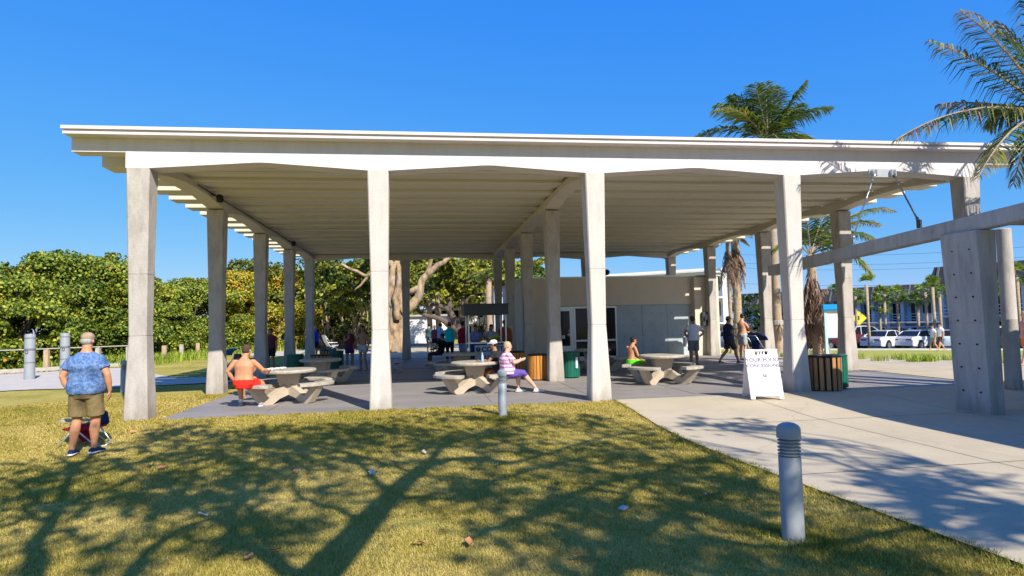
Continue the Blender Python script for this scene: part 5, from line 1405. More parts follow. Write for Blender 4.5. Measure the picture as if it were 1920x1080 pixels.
tiedye = mat('blue_tie_dye_cloth', (0.02, 0.07, 0.22), 0.9, 0.3, 30, col2=(0.20, 0.31, 0.52), bump=0.9, bscale=11, stain=0.4, stain_scale=6, stain_col=(0.36, 0.45, 0.62), spec=0.1)
khaki = cloth('olive_khaki_cloth', (0.23, 0.165, 0.075)); capk = cloth('tan_cap_cloth', (0.42, 0.30, 0.19))
navysh = cloth('navy_shoe', (0.02, 0.05, 0.12))
q = gpt(160, 853)
person('heavyset man in blue tie dye shirt, khaki shorts and tan cap on the lawn', (q[0]+0.0, q[1], q[2]+0.0), R(3),
       P(STAND, elL=(-.285,-.06,1.14), wrL=(-.215,-.01,.915), hdL=(.25,.1,-1), elR=(.285,-.03,1.15), wrR=(.295,.04,.90), hdR=(-.1,.15,-1), knL=(-.115,.0,.50), anL=(-.155,-.05,.085), toL=(-.17,.12,.03), knR=(.115,.04,.50), anR=(.095,.03,.085), toR=(.14,.20,.03), look=(.08,1,-.05)),
       SK4, 1.78, 1.30, tiedye, khaki, legs_to=0.86, sleeve=0.62, hair='grey', hat=(capk, 'cap'), shoes=navysh, vox=0.0095, hem=-0.02, belly=0.03, glasses=True)
# picnic table with the shirtless man
red = cloth('bright_red_cloth', (0.80, 0.035, 0.02), 0.15); whitec = cloth('white_cloth', (0.78, 0.77, 0.78), 0.05); greyshoe = cloth('grey_shoe', (0.35,0.37,0.40))
person('shirtless man in red shorts seen from behind, sitting with elbow on the table', (-3.86, 14.02, -0.03), R(-10),
       P(SIT, elR=(.34,.16,.80), wrR=(.36,.38,.77), hdR=(.1,1,0), elL=(-.33,-.02,.80), wrL=(-.24,.10,.58), hdL=(0,.5,-1), knR=(.24,.38,.50), anR=(.22,.36,.09), toR=(.26,.53,.03), knL=(-.24,.36,.49), anL=(-.30,.52,.09), toL=(-.33,.70,.03), head=(.03,.10,1.225), look=(.25,1,-.1)),
       SK4, 1.8, 1.18, None, red, legs_to=0.62, hair='brown', shoes=greyshoe, socks=True, vox=0.0105, bald=False)
q = atY(459, 665, 16.6)
person('dark haired person in black beyond the shirtless man in red shorts', (q[0], 16.6, -0.03), R(-150), P(SIT, head=(0,.1,1.2)), SK3, 1.66, 1.0, cloth('black_cloth', (0.02,0.02,0.025)), CL.get('black_cloth') or cloth('black_cloth', (0.02,0.02,0.025)), hair='dark', vox=0.014)
tw = tag(empty('towel', (-3.36, 14.78, 0.745)), 'crumpled white towel on the table by the shirtless man', 'towel')
rg = np.random.default_rng(8); m = MB()
for k in range(16): m.ell((rg.normal(0, .09), rg.normal(0, .05), 0.015+rg.uniform(0, .03)), (rg.uniform(.03, .08), rg.uniform(.03, .05), 0.022), None, 8)
fuse(m, 'cloth', whitec, tw, 0.008, 2)
# the two women at the middle table
pink = stripes('pink_striped_cloth', (0.80, 0.70, 0.76), (0.72, 0.22, 0.42), 3.4); purple = cloth('purple_cloth', (0.13, 0.08, 0.34))
wsh = cloth('white_shoe', (0.78, 0.76, 0.77), 0.05)
person('seated woman in pink striped shirt and purple capri trousers, legs stretched to the right', (1.93, 14.78, -0.02), R(-78),
       P(SIT, pelvis=(0,0,.56), chest=(0,-.01,.86), neck=(0,.0,1.05), head=(0,.03,1.21), look=(.4,1,-.1), shR=(.18,-.02,1.0), shL=(-.18,.0,1.0), elR=(.27,.10,.80), wrR=(.16,.33,.86), hdR=(-.2,1,.25), elL=(-.25,.14,.78), wrL=(-.10,.36,.84), hdL=(.2,1,.2),
         knR=(.12,.40,.53), anR=(.14,.72,.12), toR=(.17,.89,.05), knL=(-.14,.36,.50), anL=(-.18,.36,.10), toL=(-.20,.53,.04)),
       SK2, 1.66, 1.28, pink, purple, legs_to=1.18, sleeve=0.75, hair='blond', shoes=wsh, vox=0.011, female=True, hem=0.0, belly=0.02)
person('seated woman in white cap and dark clothes leaning on the picnic table', (1.80, 15.45, -0.02), R(60),
       P(SIT, chest=(0,.05,.87), neck=(0,.09,1.06), head=(.0,.13,1.22), look=(-.25,1,-.1), elR=(.24,.18,.80), wrR=(.14,.40,.80), hdR=(-.2,1,0), elL=(-.26,.16,.80), wrL=(-.20,.42,.79), hdL=(0,1,0)),
       SK3, 1.68, 1.0, cloth('charcoal_cloth', (0.03,0.03,0.035)), cloth('rust_brown_cloth', (0.22,0.07,0.04)), legs_to=0.8, sleeve=0.5, hair='dark', hat=(whitec, 'cap'), glasses=True, vox=0.012, female=True, shoes=greyshoe)
bt = tag(empty('water_bottle', (1.38, 15.22, 0.745)), 'small clear blue water bottle on the picnic table by the seated women', 'bottle')
M_bott = mat('blue_tinted_plastic', (0.35, 0.48, 0.75), 0.15, 0.1)
MB().lathe([(0.03, 0), (0.033, 0.01), (0.033, 0.13), (0.028, 0.15), (0.013, 0.19), (0.012, 0.2)], (0,0,0), 14).build('bottle_body', M_bott, bt, smooth=True)
MB().lathe([(0.015, 0.2), (0.015, 0.22), (0.012, 0.222)], (0,0,0), 12).build('cap', M_signw, bt, smooth=True)
# boy in green shorts
person('boy in sunglasses and bright green shorts sitting at the right picnic table', (5.66, 16.72, 0.03), R(-72),
       P(SIT, chest=(0,.04,.86), neck=(0,.08,1.04), head=(0,.13,1.20), look=(.1,1,-.08), elR=(.21,.12,.74), wrR=(.12,.33,.60), hdR=(0,1,-.3), elL=(-.22,.12,.74), wrL=(-.12,.34,.60), hdL=(0,1,-.3)),
       SK4, 1.58, 0.86, None, cloth('neon_green_cloth', (0.13, 0.80, 0.03)), legs_to=0.8, hair='dark', glasses=True, vox=0.012)
# man with hands on hips
gsh = cloth('pale_blue_grey_cloth', (0.66, 0.67, 0.74), 0.08); gr = cloth('dark_grey_cloth', (0.20, 0.20, 0.19))
q = gp(1302, 687)
person('man from behind in grey polo shirt and dark grey shorts with hands on hips', (q[0], q[1], -0.0), R(2),
       P(STAND, elR=(.36,-.10,1.17), wrR=(.20,-.02,1.02), hdR=(-.8,.3,-.4), elL=(-.36,-.10,1.17), wrL=(-.20,-.02,1.02), hdL=(.8,.3,-.4)), SK3, 1.76, 1.12, gsh, gr, legs_to=0.88, sleeve=0.6, hair='brown', vox=0.013, shoes=navysh)
# walkers in front of the palms
q = gp(1368, 683)
person('man in dark blue shirt and grey cap striding right past the building corner', (q[0], q[1], 0), R(-82),
       P(STAND, knR=(.1,.20,.50), anR=(.11,.30,.10), toR=(.12,.46,.06), knL=(-.1,-.02,.50), anL=(-.10,-.34,.16), toL=(-.11,-.20,.05), elR=(.24,-.02,1.15), wrR=(.22,.20,1.0), hdR=(0,1,-.4), elL=(-.25,.02,1.14), wrL=(-.22,.22,.98), hdL=(0,1,-.4)),
       SK3, 1.72, 1.12, cloth('dark_blue_cloth', (0.035,0.045,0.085)), cloth('dark_olive_cloth', (0.055,0.055,0.05)), legs_to=0.85, hair='dark', hat=(cloth('blue_grey_cap', (0.13,0.14,0.20)), 'cap'), vox=0.013, shoes=M_black, belly=0.02)
patt = mat('white_black_patterned_cloth', (0.70,0.72,0.72), 0.9, 0.2, 14, col2=(0.12,0.14,0.15))
q = gp(1394, 676)
person('shirtless man in dark cap and patterned white swim shorts pushing the stroller', (q[0], q[1], 0), R(-74),
       P(STAND, elR=(.24,.12,1.17), wrR=(.18,.38,1.05), hdR=(0,1,0), elL=(-.24,.12,1.17), wrL=(-.18,.38,1.05), hdL=(0,1,0), head=(0,.05,1.63)), SK, 1.82, 1.1, None, patt, legs_to=0.8, hair='dark', hat=(M_black, 'cap'), vox=0.013, glasses=True)
def stroller(loc, rz, label, scale=1.0, cv=None):
    t = tag(empty('stroller', loc, rz), label, 'stroller', 'baby strollers'); t.scale = (scale,)*3
    f = MB()
    for x in (-.22, .22):
        f.tube([(x, -.45, 1.0), (x, -.15, .62), (x, .32, .14)], 0.012, 8); f.tube([(x, -.32, .14), (x, .02, .55)], 0.012, 8)
    f.tube([(-.22, -.45, 1.0), (.22, -.45, 1.0)], 0.014, 8); f.tube([(-.22, .32, .14), (.22, .32, .14)], 0.01, 8); f.tube([(-.22, -.32, .14), (.22, -.32, .14)], 0.01, 8)
    f.build('frame', M_alu, t, smooth=True)
    for x, y in ((-.25, .32), (.25, .32), (-.25, -.32), (.25, -.32)):
        w = MB(); w.tube([(x-.02, y, .12), (x+.02, y, .12)], 0.12, 18); w.build('wheel', M_black, t)
    sM = MB(); sM.box(-.2, .2, -.2, .2, .42, .47); sM.box(-.2, .2, -.26, -.2, .45, .85); sM.box(-.2, .2, .2, .24, .25, .46); sM.build('seat', cv or M_black, t, bevel=0.02)
    h = MB(); R_ = []
    for a in np.linspace(R(95), R(10), 7): R_.append([(x, -.14+0.30*math.cos(a), .78+0.26*math.sin(a)) for x in (-.22, .22)]+[(x, -.14+0.27*math.cos(a), .78+0.23*math.sin(a)) for x in (.21, -.21)])
    h.loft(R_); h.build('hood', cv or M_black, t)
    return t
q = gp(1428, 680); stroller((q[0], q[1], 0), R(-74), 'dark blue stroller with silver frame pushed by the shirtless man, behind the folding sign', 1.0, M_navy)
q = gp(434, 712); stroller((q[0], q[1], 0), R(140), 'black stroller loaded with bags in the shade beside the second left column', 1.0)
# far couple on the kerb
q = polar(1748, 48); person('woman in white top and pale shorts walking left of her companion on the far kerb', q, R(80), P(STAND, knR=(.1,.14,.50), anR=(.11,.2,.09), toR=(.12,.36,.04), knL=(-.1,.0,.5), anL=(-.1,-.25,.13), toL=(-.11,-.1,.05)), SK, 1.68, 0.95, whitec, cloth('sand_cloth', (0.45,0.38,0.3)), hair='brown', vox=0.018, female=True)
q = polar(1762, 48.3); person('man in white shirt and dark shorts walking right of his companion on the far kerb', q, R(80), P(STAND, knR=(.1,.0,.50), anR=(.11,-.28,.14), toR=(.12,-.12,.05), knL=(-.1,.16,.5), anL=(-.1,.24,.09), toL=(-.11,.4,.04)), SK, 1.8, 1.05, whitec, cloth('maroon_brown_cloth', (0.12,0.07,0.06)), hair='dark', vox=0.018)
q = polar(1923, 25); person('person in orange shorts and pink top cut off by the right picture edge', q, R(60), P(STAND, knL=(-.12,.1,.5), anL=(-.14,.2,.09), toL=(-.15,.36,.03)), SK2, 1.7, 1.1, cloth('salmon_cloth', (0.65,0.33,0.28)), cloth('orange_cloth', (0.85,0.25,0.05)), hair='blond', vox=0.015)
# people in the shade at the left
blk = CL['black_cloth']
q = gp(656, 696); person('woman in dark purple swimsuit wrap standing barefoot in the shade, left one of a pair', (q[0], q[1], 0), R(-160), P(STAND, elR=(.22,.05,1.2), wrR=(.1,.22,1.3), hdR=(0,.3,1)), SK3, 1.66, 1.0, cloth('plum_swimsuit', (0.10,0.03,0.05)), cloth('indigo_cloth', (0.05,0.03,0.16)), legs_to=0.5, sleeve=0, hair='dark', long_hair=True, vox=0.014, female=True)
q = gp(681, 696); person('slim tanned person in pale patterned swimwear in the shade, right one of a pair', (q[0], q[1], 0), R(150), P(STAND, knL=(-.16,.1,.5), anL=(-.22,.05,.09), toL=(-.26,.2,.03), elR=(.28,.02,1.15), wrR=(.3,.2,1.0)), SK3, 1.70, 0.9, None, patt, legs_to=0.5, hair='dark', long_hair=True, vox=0.014)
q = atY(508, 650, 25.5); person('dark haired person in maroon top and black shorts behind the third left column', (q[0], 25.5, 0), R(160), STAND, SK3, 1.68, 1.0, cloth('dark_maroon_cloth', (0.12,0.03,0.04)), blk, hair='dark', vox=0.016)
q = atY(591, 650, 34.0); person('person in bright blue shirt and dark shorts beside the last left column', (q[0], 34.0, 0), R(-120), STAND, SK3, 1.72, 1.1, cloth('royal_blue_cloth', (0.03,0.05,0.42)), blk, hair='grey', vox=0.018)
# people behind and at the kiosk
def at(xp, Y): return (atY(xp, 640, Y)[0], Y, 0)
person('person in black and teal shirt with dark hat walking in the sun behind the pavilion', at(805, 38), R(-20), P(STAND, knR=(.1,.1,.5), elR=(.3,.0,1.2), wrR=(.28,.15,1.25)), SK, 1.72, 1.1, cloth('black_teal_patterned_cloth', (0.02,0.03,0.035), col2=(0.06,0.16,0.17)), cloth('sage_cloth', (0.22,0.26,0.24)), hair='dark', hat=(M_black, 'brim'), vox=0.018)
person('person in light blue shirt turned towards the kiosk, left of the cyan shirt', at(826, 35), R(-60), P(STAND, elR=(.25,.1,1.15), wrR=(.2,.3,1.1)), SK2, 1.74, 1.05, cloth('light_blue_patterned_cloth', (0.35,0.50,0.72)), cloth('navy_trouser_cloth', (0.03,0.04,0.10)), hair='dark', vox=0.018)
person('person in dark blue shirt with red bag near the cyan shirted one', at(815, 37), R(150), STAND, SK, 1.62, 1.0, cloth('brick_red_cloth', (0.35,0.06,0.06)), blk, hair='dark', vox=0.018)
person('person in bright cyan shirt and red cap standing with back to us', at(843, 27.5), R(-12), P(STAND, elR=(.27,.05,1.14), wrR=(.24,.25,1.12), hdR=(0,1,.2)), SK2, 1.75, 1.12, cloth('cyan_cloth', (0.0,0.62,0.72), 0.08), blk, legs_to=1.85, sleeve=0.25, hair='brown', hat=(cloth('red_cap_cloth', (0.35,0.06,0.04)), 'cap'), vox=0.015)
person('man in dark red shirt and pale denim shorts standing left of the kiosk', at(868, 24.6), R(-50), P(STAND, elL=(-.27,.1,1.15), wrL=(-.18,.33,1.2), hdL=(0,1,.3)), SK3, 1.78, 1.12, cloth('dark_red_cloth', (0.28,0.012,0.03)), cloth('pale_denim', (0.22,0.32,0.52)), hair='dark', vox=0.015, belly=0.02)
person('dark clothed person sitting sideways with legs stretched, beyond the shaded table', (atY(826, 660, 25.0)[0], 25.0, 0.02), R(75), P(SIT, chest=(0,-.08,.86), neck=(0,-.10,1.05), head=(0,-.08,1.2), elL=(-.22,.1,.8), wrL=(-.12,.3,.7)), SK3, 1.72, 1.0, blk, cloth('wine_trouser_cloth', (0.10,0.02,0.03)), legs_to=1.6, hair='dark', vox=0.016)
for k, (x, hd, sk, tp, lb) in enumerate([(892, 172, SK3, cloth('slate_blue_shirt', (0.17,0.21,0.42)), 'kiosk attendant in slate blue shirt, left one behind the counter'), (921, -165, SK3, cloth('navy_white_patterned_shirt', (0.10,0.13,0.30), col2=(0.5,0.52,0.62)), 'dark haired kiosk attendant in patterned blue shirt, right one behind the counter')]):
    person(lb, at(x, 22.5), R(hd), P(STAND, head=(0,.06,1.61), elR=(.24,.08,1.14), wrR=(.14,.33,1.12), hdR=(0,1,-.2), elL=(-.24,.08,1.14), wrL=(-.14,.33,1.12), hdL=(0,1,-.2)), sk, 1.66, 1.0, tp, blk, hair='dark', long_hair=bool(k), vox=0.015, female=bool(k))
person('person in rust red shirt seen from behind, right of the kiosk by the inner columns', at(947, 24.2), R(5), STAND, SK3, 1.80, 1.15, cloth('rust_red_cloth', (0.38,0.08,0.045)), blk, hair='dark', vox=0.015)

# ================================================================ CHAIRS
def beach_chair(loc, rz, label, fabric, s=1.0, tilt=0.0, group='folding beach chairs'):
    t = tag(empty('beach_chair', loc, rz), label, 'beach chair', group); t.scale = (s,)*3
    f = MB()
    for x in (-.27, .27):
        f.tube([(x, -.28, 0.0), (x, .30, .34)], 0.011, 8); f.tube([(x, .30, 0.0), (x, -.18, .42), (x, -.48, .86)], 0.011, 8); f.tube([(x, .26, .24), (x, -.20, .22)], 0.011, 8)
    f.tube([(-.27, -.48, .86), (.27, -.48, .86)], 0.011, 8); f.tube([(-.27, .30, 0.005), (.27, .30, 0.005)], 0.011, 8); f.tube([(-.27, -.28, 0.005), (.27, -.28, 0.005)], 0.011, 8); f.tube([(-.27, .28, .28), (.27, .28, .28)], 0.011, 8)
    f.build('frame', M_alu, t, smooth=True)
    a = MB()
    for x in (-.29, .29):
        MB().box(x-.035, x+.035, -.25, .22, .42, .445).build('armrest', M_wood_g if fabric is not whitec else M_signw, t, bevel=0.008)
    c = MB(); c.loft([[(-.26, .28, .275), (.26, .28, .275), (.26, .28, .285), (-.26, .28, .285)], [(-.26, .05, .20), (.26, .05, .20), (.26, .05, .21), (-.26, .05, .21)], [(-.26, -.18, .22), (.26, -.18, .22), (.26, -.17, .235), (-.26, -.17, .235)]]); c.build('seat', fabric, t)
    c = MB(); c.loft([[(-.26, -.18, .225), (.26, -.18, .225), (.26, -.165, .23), (-.26, -.165, .23)], [(-.26, -.36, .5), (.26, -.36, .5), (.26, -.345, .505), (-.26, -.345, .505)], [(-.26, -.485, .85), (.26, -.485, .85), (.26, -.47, .855), (-.26, -.47, .855)]]); c.build('backrest', fabric, t)
    return t
crim = cloth('crimson_canvas', (0.40, 0.015, 0.04))
q = gpt(146, 845)
# low folded red chair behind the man's legs
t = tag(empty('beach_chair', (q[0]-0.05, q[1]+0.42, q[2]), R(0)), 'low crimson folding beach chair behind the legs of the man in the tie dye shirt', 'beach chair', 'folding beach chairs')
f = MB()
f.tube([(-.40, -.10, .02), (-.18, .05, .36)], 0.012, 8); f.tube([(-.22, -.12, .36), (.12, -.10, .02), (.14, .0, .02)], 0.012, 8); f.tube([(.10, .05, .34), (.36, -.08, .06)], 0.012, 8); f.tube([(-.26, .25, .34), (.10, .28, .02)], 0.012, 8); f.tube([(.36, -.08, .06), (.30, -.14, .01), (.05, -.15, .01)], 0.012, 8); f.tube([(-.40, .3, .02), (-.15, .32, .36)], 0.012, 8)
f.build('frame', M_alu, t, smooth=True)
MB().loft([[(-.42, -.06, .395), (-.42, .02, .395), (-.42, .02, .42), (-.42, -.06, .42)], [(-.36, -.09, .39), (-.36, .04, .39), (-.36, .04, .43), (-.36, -.09, .43)], [(.0, -.08, .39), (.0, .03, .39), (.0, .03, .415), (.0, -.08, .415)]]).build('armrest', M_wood_g, t, smooth=False)
MB().loft([[(-.38, -.02, .26), (-.30, .3, .28), (-.30, .3, .30), (-.38, -.02, .28)], [(-.15, -.06, .22), (-.12, .3, .24), (-.12, .3, .33), (-.15, -.06, .32)], [(.12, -.04, .26), (.12, .3, .26), (.12, .3, .34), (.12, -.04, .33)]]).build('seat', crim, t, smooth=True)
MB().loft([[(-.22, .0, .22), (-.10, .25, .22), (-.10, .25, .24), (-.22, .0, .24)], [(-.08, -.04, .06), (.02, .22, .06), (.02, .22, .08), (-.08, -.04, .08)]]).build('backrest', crim, t)
MB().loft([[(-.06, .12, .30), (.22, .12, .30), (.22, .2, .30), (-.06, .2, .30)], [(-.02, .1, .52), (.18, .1, .52), (.18, .2, .52), (-.02, .2, .52)]]).build('bag', M_navy, t, bevel=0.02)
q = atY(622, 652, 45); beach_chair((q[0], 45, 0.03), R(-60), 'white folding beach chair on the sand in front of the dark thicket', whitec, 1.25)
q = gp(735, 694); beach_chair((q[0], q[1], 0.0), R(-110), 'pale framed folding chair in shade, between second front column and back column', cloth('grey_canvas', (0.18,0.2,0.22)), 1.0)
MB_ = None

# ================================================================ CARS
M_rub = mat('tyre_rubber', (0.02, 0.02, 0.02), 0.85, 0.2); M_rim = mat('alloy_rim', (0.45, 0.45, 0.47), 0.35, 0.1, metal=0.8)
M_carw = mat('white_car_paint', (0.66, 0.66, 0.68), 0.25, 0.03, coat=0.6); M_carb = mat('black_car_paint', (0.015, 0.017, 0.022), 0.2, 0.1, coat=0.6); M_cars = mat('silver_blue_car_paint', (0.42, 0.48, 0.56), 0.25, 0.05, metal=0.3, coat=0.5); M_carr = mat('maroon_car_paint', (0.10, 0.02, 0.025), 0.25, 0.1, coat=0.5)
M_tail = mat('red_lamp_glass', (0.42, 0.02, 0.02), 0.2, 0.1); M_head = mat('headlamp_glass', (0.7, 0.72, 0.74), 0.1, 0.05)
def car(loc, rz, label, paint, kind='sedan', group='cars in the parking lot'):
    """nose towards +Y; body lofted along its length from shaped cross sections"""
    t = tag(empty('parked_car', loc, rz), label, 'car', group)
    if kind == 'sedan': L, W, sill, belt, roof = 4.8, 0.92, 0.22, 0.92, 1.45; prof = [(-2.4, .55, .80), (-2.32, .28, .95), (-1.7, .22, 1.02), (-1.0, .22, .98), (1.0, .22, .96), (1.5, .22, .90), (2.15, .24, .78), (2.36, .30, .66), (2.4, .42, .56)]; cab = [(-1.75, 1.0), (-1.05, 1.40), (-0.3, 1.46), (0.35, 1.42), (1.2, 0.96)]
    elif kind == 'suv': L, W = 4.8, 0.97; prof = [(-2.4, .45, 1.0), (-2.35, .30, 1.12), (-1.7, .28, 1.14), (1.0, .28, 1.12), (1.6, .28, 1.08), (2.2, .3, .98), (2.38, .38, .80)]; cab = [(-2.3, 1.1), (-2.0, 1.66), (-0.8, 1.74), (0.35, 1.70), (1.25, 1.12)]
    else: L, W = 5.6, 1.0; prof = [(-2.8, .55, 1.05), (-2.78, .45, 1.12), (-0.6, .42, 1.12), (-0.5, .40, 1.14), (1.6, .40, 1.14), (2.6, .42, 1.08), (2.78, .5, .9)]; cab = [(-0.55, 1.12), (-0.35, 1.78), (0.3, 1.86), (0.9, 1.80), (1.7, 1.14)]
    b = MB(); R_ = []
    for y, z0, z1 in prof:
        w = W*(1-0.10*(abs(y)/(L/2))**6); h = z1-z0
        R_.append([(-w*.93, y, z0), (w*.93, y, z0), (w, y, z0+h*.35), (w*.985, y, z0+h*.7), (w*.90, y, z1), (-w*.90, y, z1), (-w*.985, y, z0+h*.7), (-w, y, z0+h*.35)])
    b.loft(R_)
    bo_ = b.build('body', paint, t, smooth=True, auto=35)
    # cabin: dark glass house with painted roof and pillars
    g_ = MB(); R_ = []
    top = max(z for _, z in cab)
    for y, z in cab:
        zb = np.interp(y, [p[0] for p in prof], [p[2] for p in prof])-0.04; k = (z-zb)/(top-zb+1e-6); w0 = W*.88; w1 = W*(.88-.20*k)
        R_.append([(-w0, y, zb), (w0, y, zb), (w1, y, z-0.02), (-w1, y, z-0.02)])
    g_.loft(R_); g_.build('window', M_glass, t, smooth=False)
    r_ = MB(); ro = cab[1:-1]; R_ = []
    for y, z in ro: w1 = W*.70; R_.append([(-w1, y, z-0.03), (w1, y, z-0.03), (w1*.93, y, z+0.02), (-w1*.93, y, z+0.02)])
    r_.loft(R_); r_.build('roof', paint, t, smooth=False, bevel=0.01)
    for sx in (-1, 1):
        for (ya, za), (yb, zb_) in (((cab[0][0], cab[0][1]), cab[1]), (cab[-1], cab[-2]), ((0.0, 1.0 if kind == 'sedan' else 1.12), (0.0, top-.03))):
            MB().tube([(sx*W*.89, ya, za-.02), (sx*W*.71, yb, zb_-.01)], 0.035, 6).build('pillar', paint, t)
    wy = (L/2-0.95, -L/2+0.95)
    for sx in (-1, 1):
        for y in wy:
            w = MB(); w.tube([(sx*(W-.20), y, .33), (sx*(W+.005), y, .33)], 0.33, 24); wo_ = w.build('wheel', M_rub, t, smooth=True, auto=40)
            w = MB(); w.tube([(sx*(W+.006), y, .33), (sx*(W+.016), y, .33)], 0.21, 18); w.build('rim', M_rim, wo_)
            arch = MB(); arch.tube([(sx*(W-.02), y, .36), (sx*(W+.002), y, .36)], 0.39, 24); arch.build('wheel_arch', M_black, t)
        MB().box(sx*W*.55-.22, sx*W*.55+.22, -L/2-.006, -L/2+.10, prof[1][2]-.26, prof[1][2]-.12).build('tail_light', M_tail, t, bevel=0.015)
        MB().box(sx*W*.65-.16, sx*W*.65+.16, L/2-.10, L/2+.004, prof[-2][2]-.16, prof[-2][2]-.05).build('headlight', M_head, t, bevel=0.015)
        MB().box(sx*(W+.08)-.07, sx*(W+.08)+.07, 0.75, 0.86, 1.0, 1.12).build('mirror', paint, t, bevel=0.02)
    MB().box(-W*.9, W*.9, -L/2-.02, -L/2+.12, .30, .50).build('bumper', M_black if kind != 'sedan' else paint, t, bevel=0.03)
    MB().box(-W*.9, W*.9, L/2-.12, L/2+.02, .28, .46).build('bumper', M_black, t, bevel=0.03)
    MB().box(-.26, .26, -L/2-.026, -L/2-.0, .56, .68).build('number_plate', M_signw, t)
    if kind == 'truck':
        MB().box(-W*.82, W*.82, -2.7, -0.65, 1.121, 1.135).build('cargo_bed', M_black, t)
    return t
def carp(x, r, off, *a, **k):
    q = polar(x, r); car((q[0], q[1], q[2]+0.03), off, *a, **k)
carp(1608, 60, R(-112), 'white pickup truck at the left of the row of parked cars', M_carw, 'truck')
carp(1660, 58, R(-66), 'white sedan with rear towards us, left one of the two nearest in the lot', M_carw)
carp(1722, 59, R(-70), 'white sedan with dark rear lights just behind the walking couple', M_carw)
carp(1692, 66, R(-50), 'black off-road car parked behind the two white sedans', M_carb, 'suv')
carp(1656, 70, R(-75), 'white car mostly hidden behind the left white sedan', M_carw)
carp(1768, 60, R(-95), 'silver blue sedan right of the walking couple', M_cars)
carp(1775, 70, R(-90), 'white off-road car behind the silver blue sedan', M_carw, 'suv')
carp(1418, 58, R(10), 'black sedan seen between the palm trunks behind the stroller', M_carb)
carp(1358, 60, R(30), 'silver car behind the walking man in dark blue', M_cars)
carp(1502, 60, R(-60), 'blue grey off-road car glimpsed right of the fourth front column', M_cars, 'suv')
carp(1566, 58, R(-75), 'maroon pickup behind the notice board', M_carr, 'truck')
carp(1880, 55, R(-95), 'dark sedan seen between the grey pillar and the round post', M_carb)
carp(1905, 62, R(-95), 'white off-road car by the round post at the right edge', M_carw, 'suv')
ys_ = tag(empty('road_sign', polar(1610, 62), 0), 'yellow diamond warning sign on a post above the white pickup', 'road sign')
M_yel = mat('yellow_sign_sheeting', (0.80, 0.72, 0.05), 0.5, 0.05)
an_ = -0.45
m = MB(); m.tube([(0, 0, 0), (0, 0, 2.7)], 0.04, 8); m.build('post', M_alu, ys_)
m = MB(); s_ = 0.62
m.add([(s_*math.cos(a)*math.cos(an_), s_*math.cos(a)*math.sin(an_)-0.06, 2.6+s_*math.sin(a)) for a in (0, PI/2, PI, 3*PI/2)]+[(s_*math.cos(a)*math.cos(an_), s_*math.cos(a)*math.sin(an_)-0.045, 2.6+s_*math.sin(a)) for a in (0, PI/2, PI, 3*PI/2)], [(0,1,2,3),(7,6,5,4),(0,4,5,1),(1,5,6,2),(2,6,7,3),(3,7,4,0)])
pl_ = m.build('plate', M_yel, ys_)
m = MB(); m.box(-.1, .1, -0.075, -0.066, 2.45, 2.8); m.build('symbol', M_dtext, pl_)

# ================================================================ FAR BUILDINGS
M_wallw = mat('white_stucco_wall', (0.62, 0.66, 0.70), 0.9, 0.06, 0.5); M_wallc = mat('cream_white_wall', (0.74, 0.70, 0.64), 0.9, 0.05, 0.5)
M_mans = mat('dark_ribbed_metal_roof', (0.075, 0.065, 0.06), 0.6, 0.25, 2)
def apartment(x0p, r0, x1p, r1, base_drop, floors, hf, mans, label, name='apartment_block', n=14, seed=0):
    a = polar(x0p, r0); b = polar(x1p, r1); L = math.dist(a[:2], b[:2]); ang = math.atan2(b[1]-a[1], b[0]-a[0])
    t = tag(empty(name, (a[0], a[1], min(a[2], b[2])-base_drop), ang), label, 'building', 'apartment blocks beyond the parking lot')
    H = floors*hf
    MB().box(0, L, 0.3, 12, 0, H).build('wall', M_wallw, t)
    bw = L/n
    for k in range(n+1):
        MB().box(max(0, k*bw-.18), min(L, k*bw+.18), -0.5, 0.31, 0, H).build('fin_wall', M_wallw, t)
    for f in range(floors):
        MB().box(0.01, L-.01, -1.2, 0.3, f*hf-.08+0.0, f*hf+.10).build('balcony_slab', M_wallc, t)
        rl = MB()
        for q in range(3): rl.box(0.02, L-.02, -1.16, -1.12, f*hf+.3+.3*q, f*hf+.36+.3*q)
        rl.build('railing', M_wallc, t)
        for k in range(n):
            w0 = k*bw+.3+0.35*((k+seed) % 2); w1 = (k+1)*bw-.3
            MB().box(w0, w1, 0.26, 0.297, f*hf+.12 if (k+f) % 3 else f*hf+.9, f*hf+hf*.82).build('window', M_glass, t)
    ms = MB(); zz = H
    ms.loft([[(-.6, -1.5, zz), (L+.6, -1.5, zz), (L+.6, 12, zz), (-.6, 12, zz)], [(-.3, -.7, zz+mans), (L+.3, -.7, zz+mans), (L+.3, 11.6, zz+mans), (-.3, 11.6, zz+mans)]])
    mo = ms.build('roof', M_mans, t)
    rb = MB()
    M_r = MATS.get('pale_rib') or mat('pale_rib', (0.22, 0.20, 0.19), 0.6, 0.1)
    for x in np.arange(0, L, 0.95): rb.loft([[(x, -1.56, zz), (x+.16, -1.56, zz), (x+.16, -1.50, zz), (x, -1.50, zz)], [(x, -.76, zz+mans), (x+.16, -.76, zz+mans), (x+.16, -.70, zz+mans), (x, -.70, zz+mans)]])
    rb.build('roof_ribs', M_r, mo)
    return t
apartment(1395, 92, 1785, 82, 0.0, 2, 2.65, 1.55, 'long low apartment block with dark ribbed mansard roof behind the parking lot', n=16)
apartment(1772, 68, 2120, 64, 0.0, 2, 2.75, 1.7, 'nearer apartment block with dark mansard roof at the right edge', n=10, seed=1)
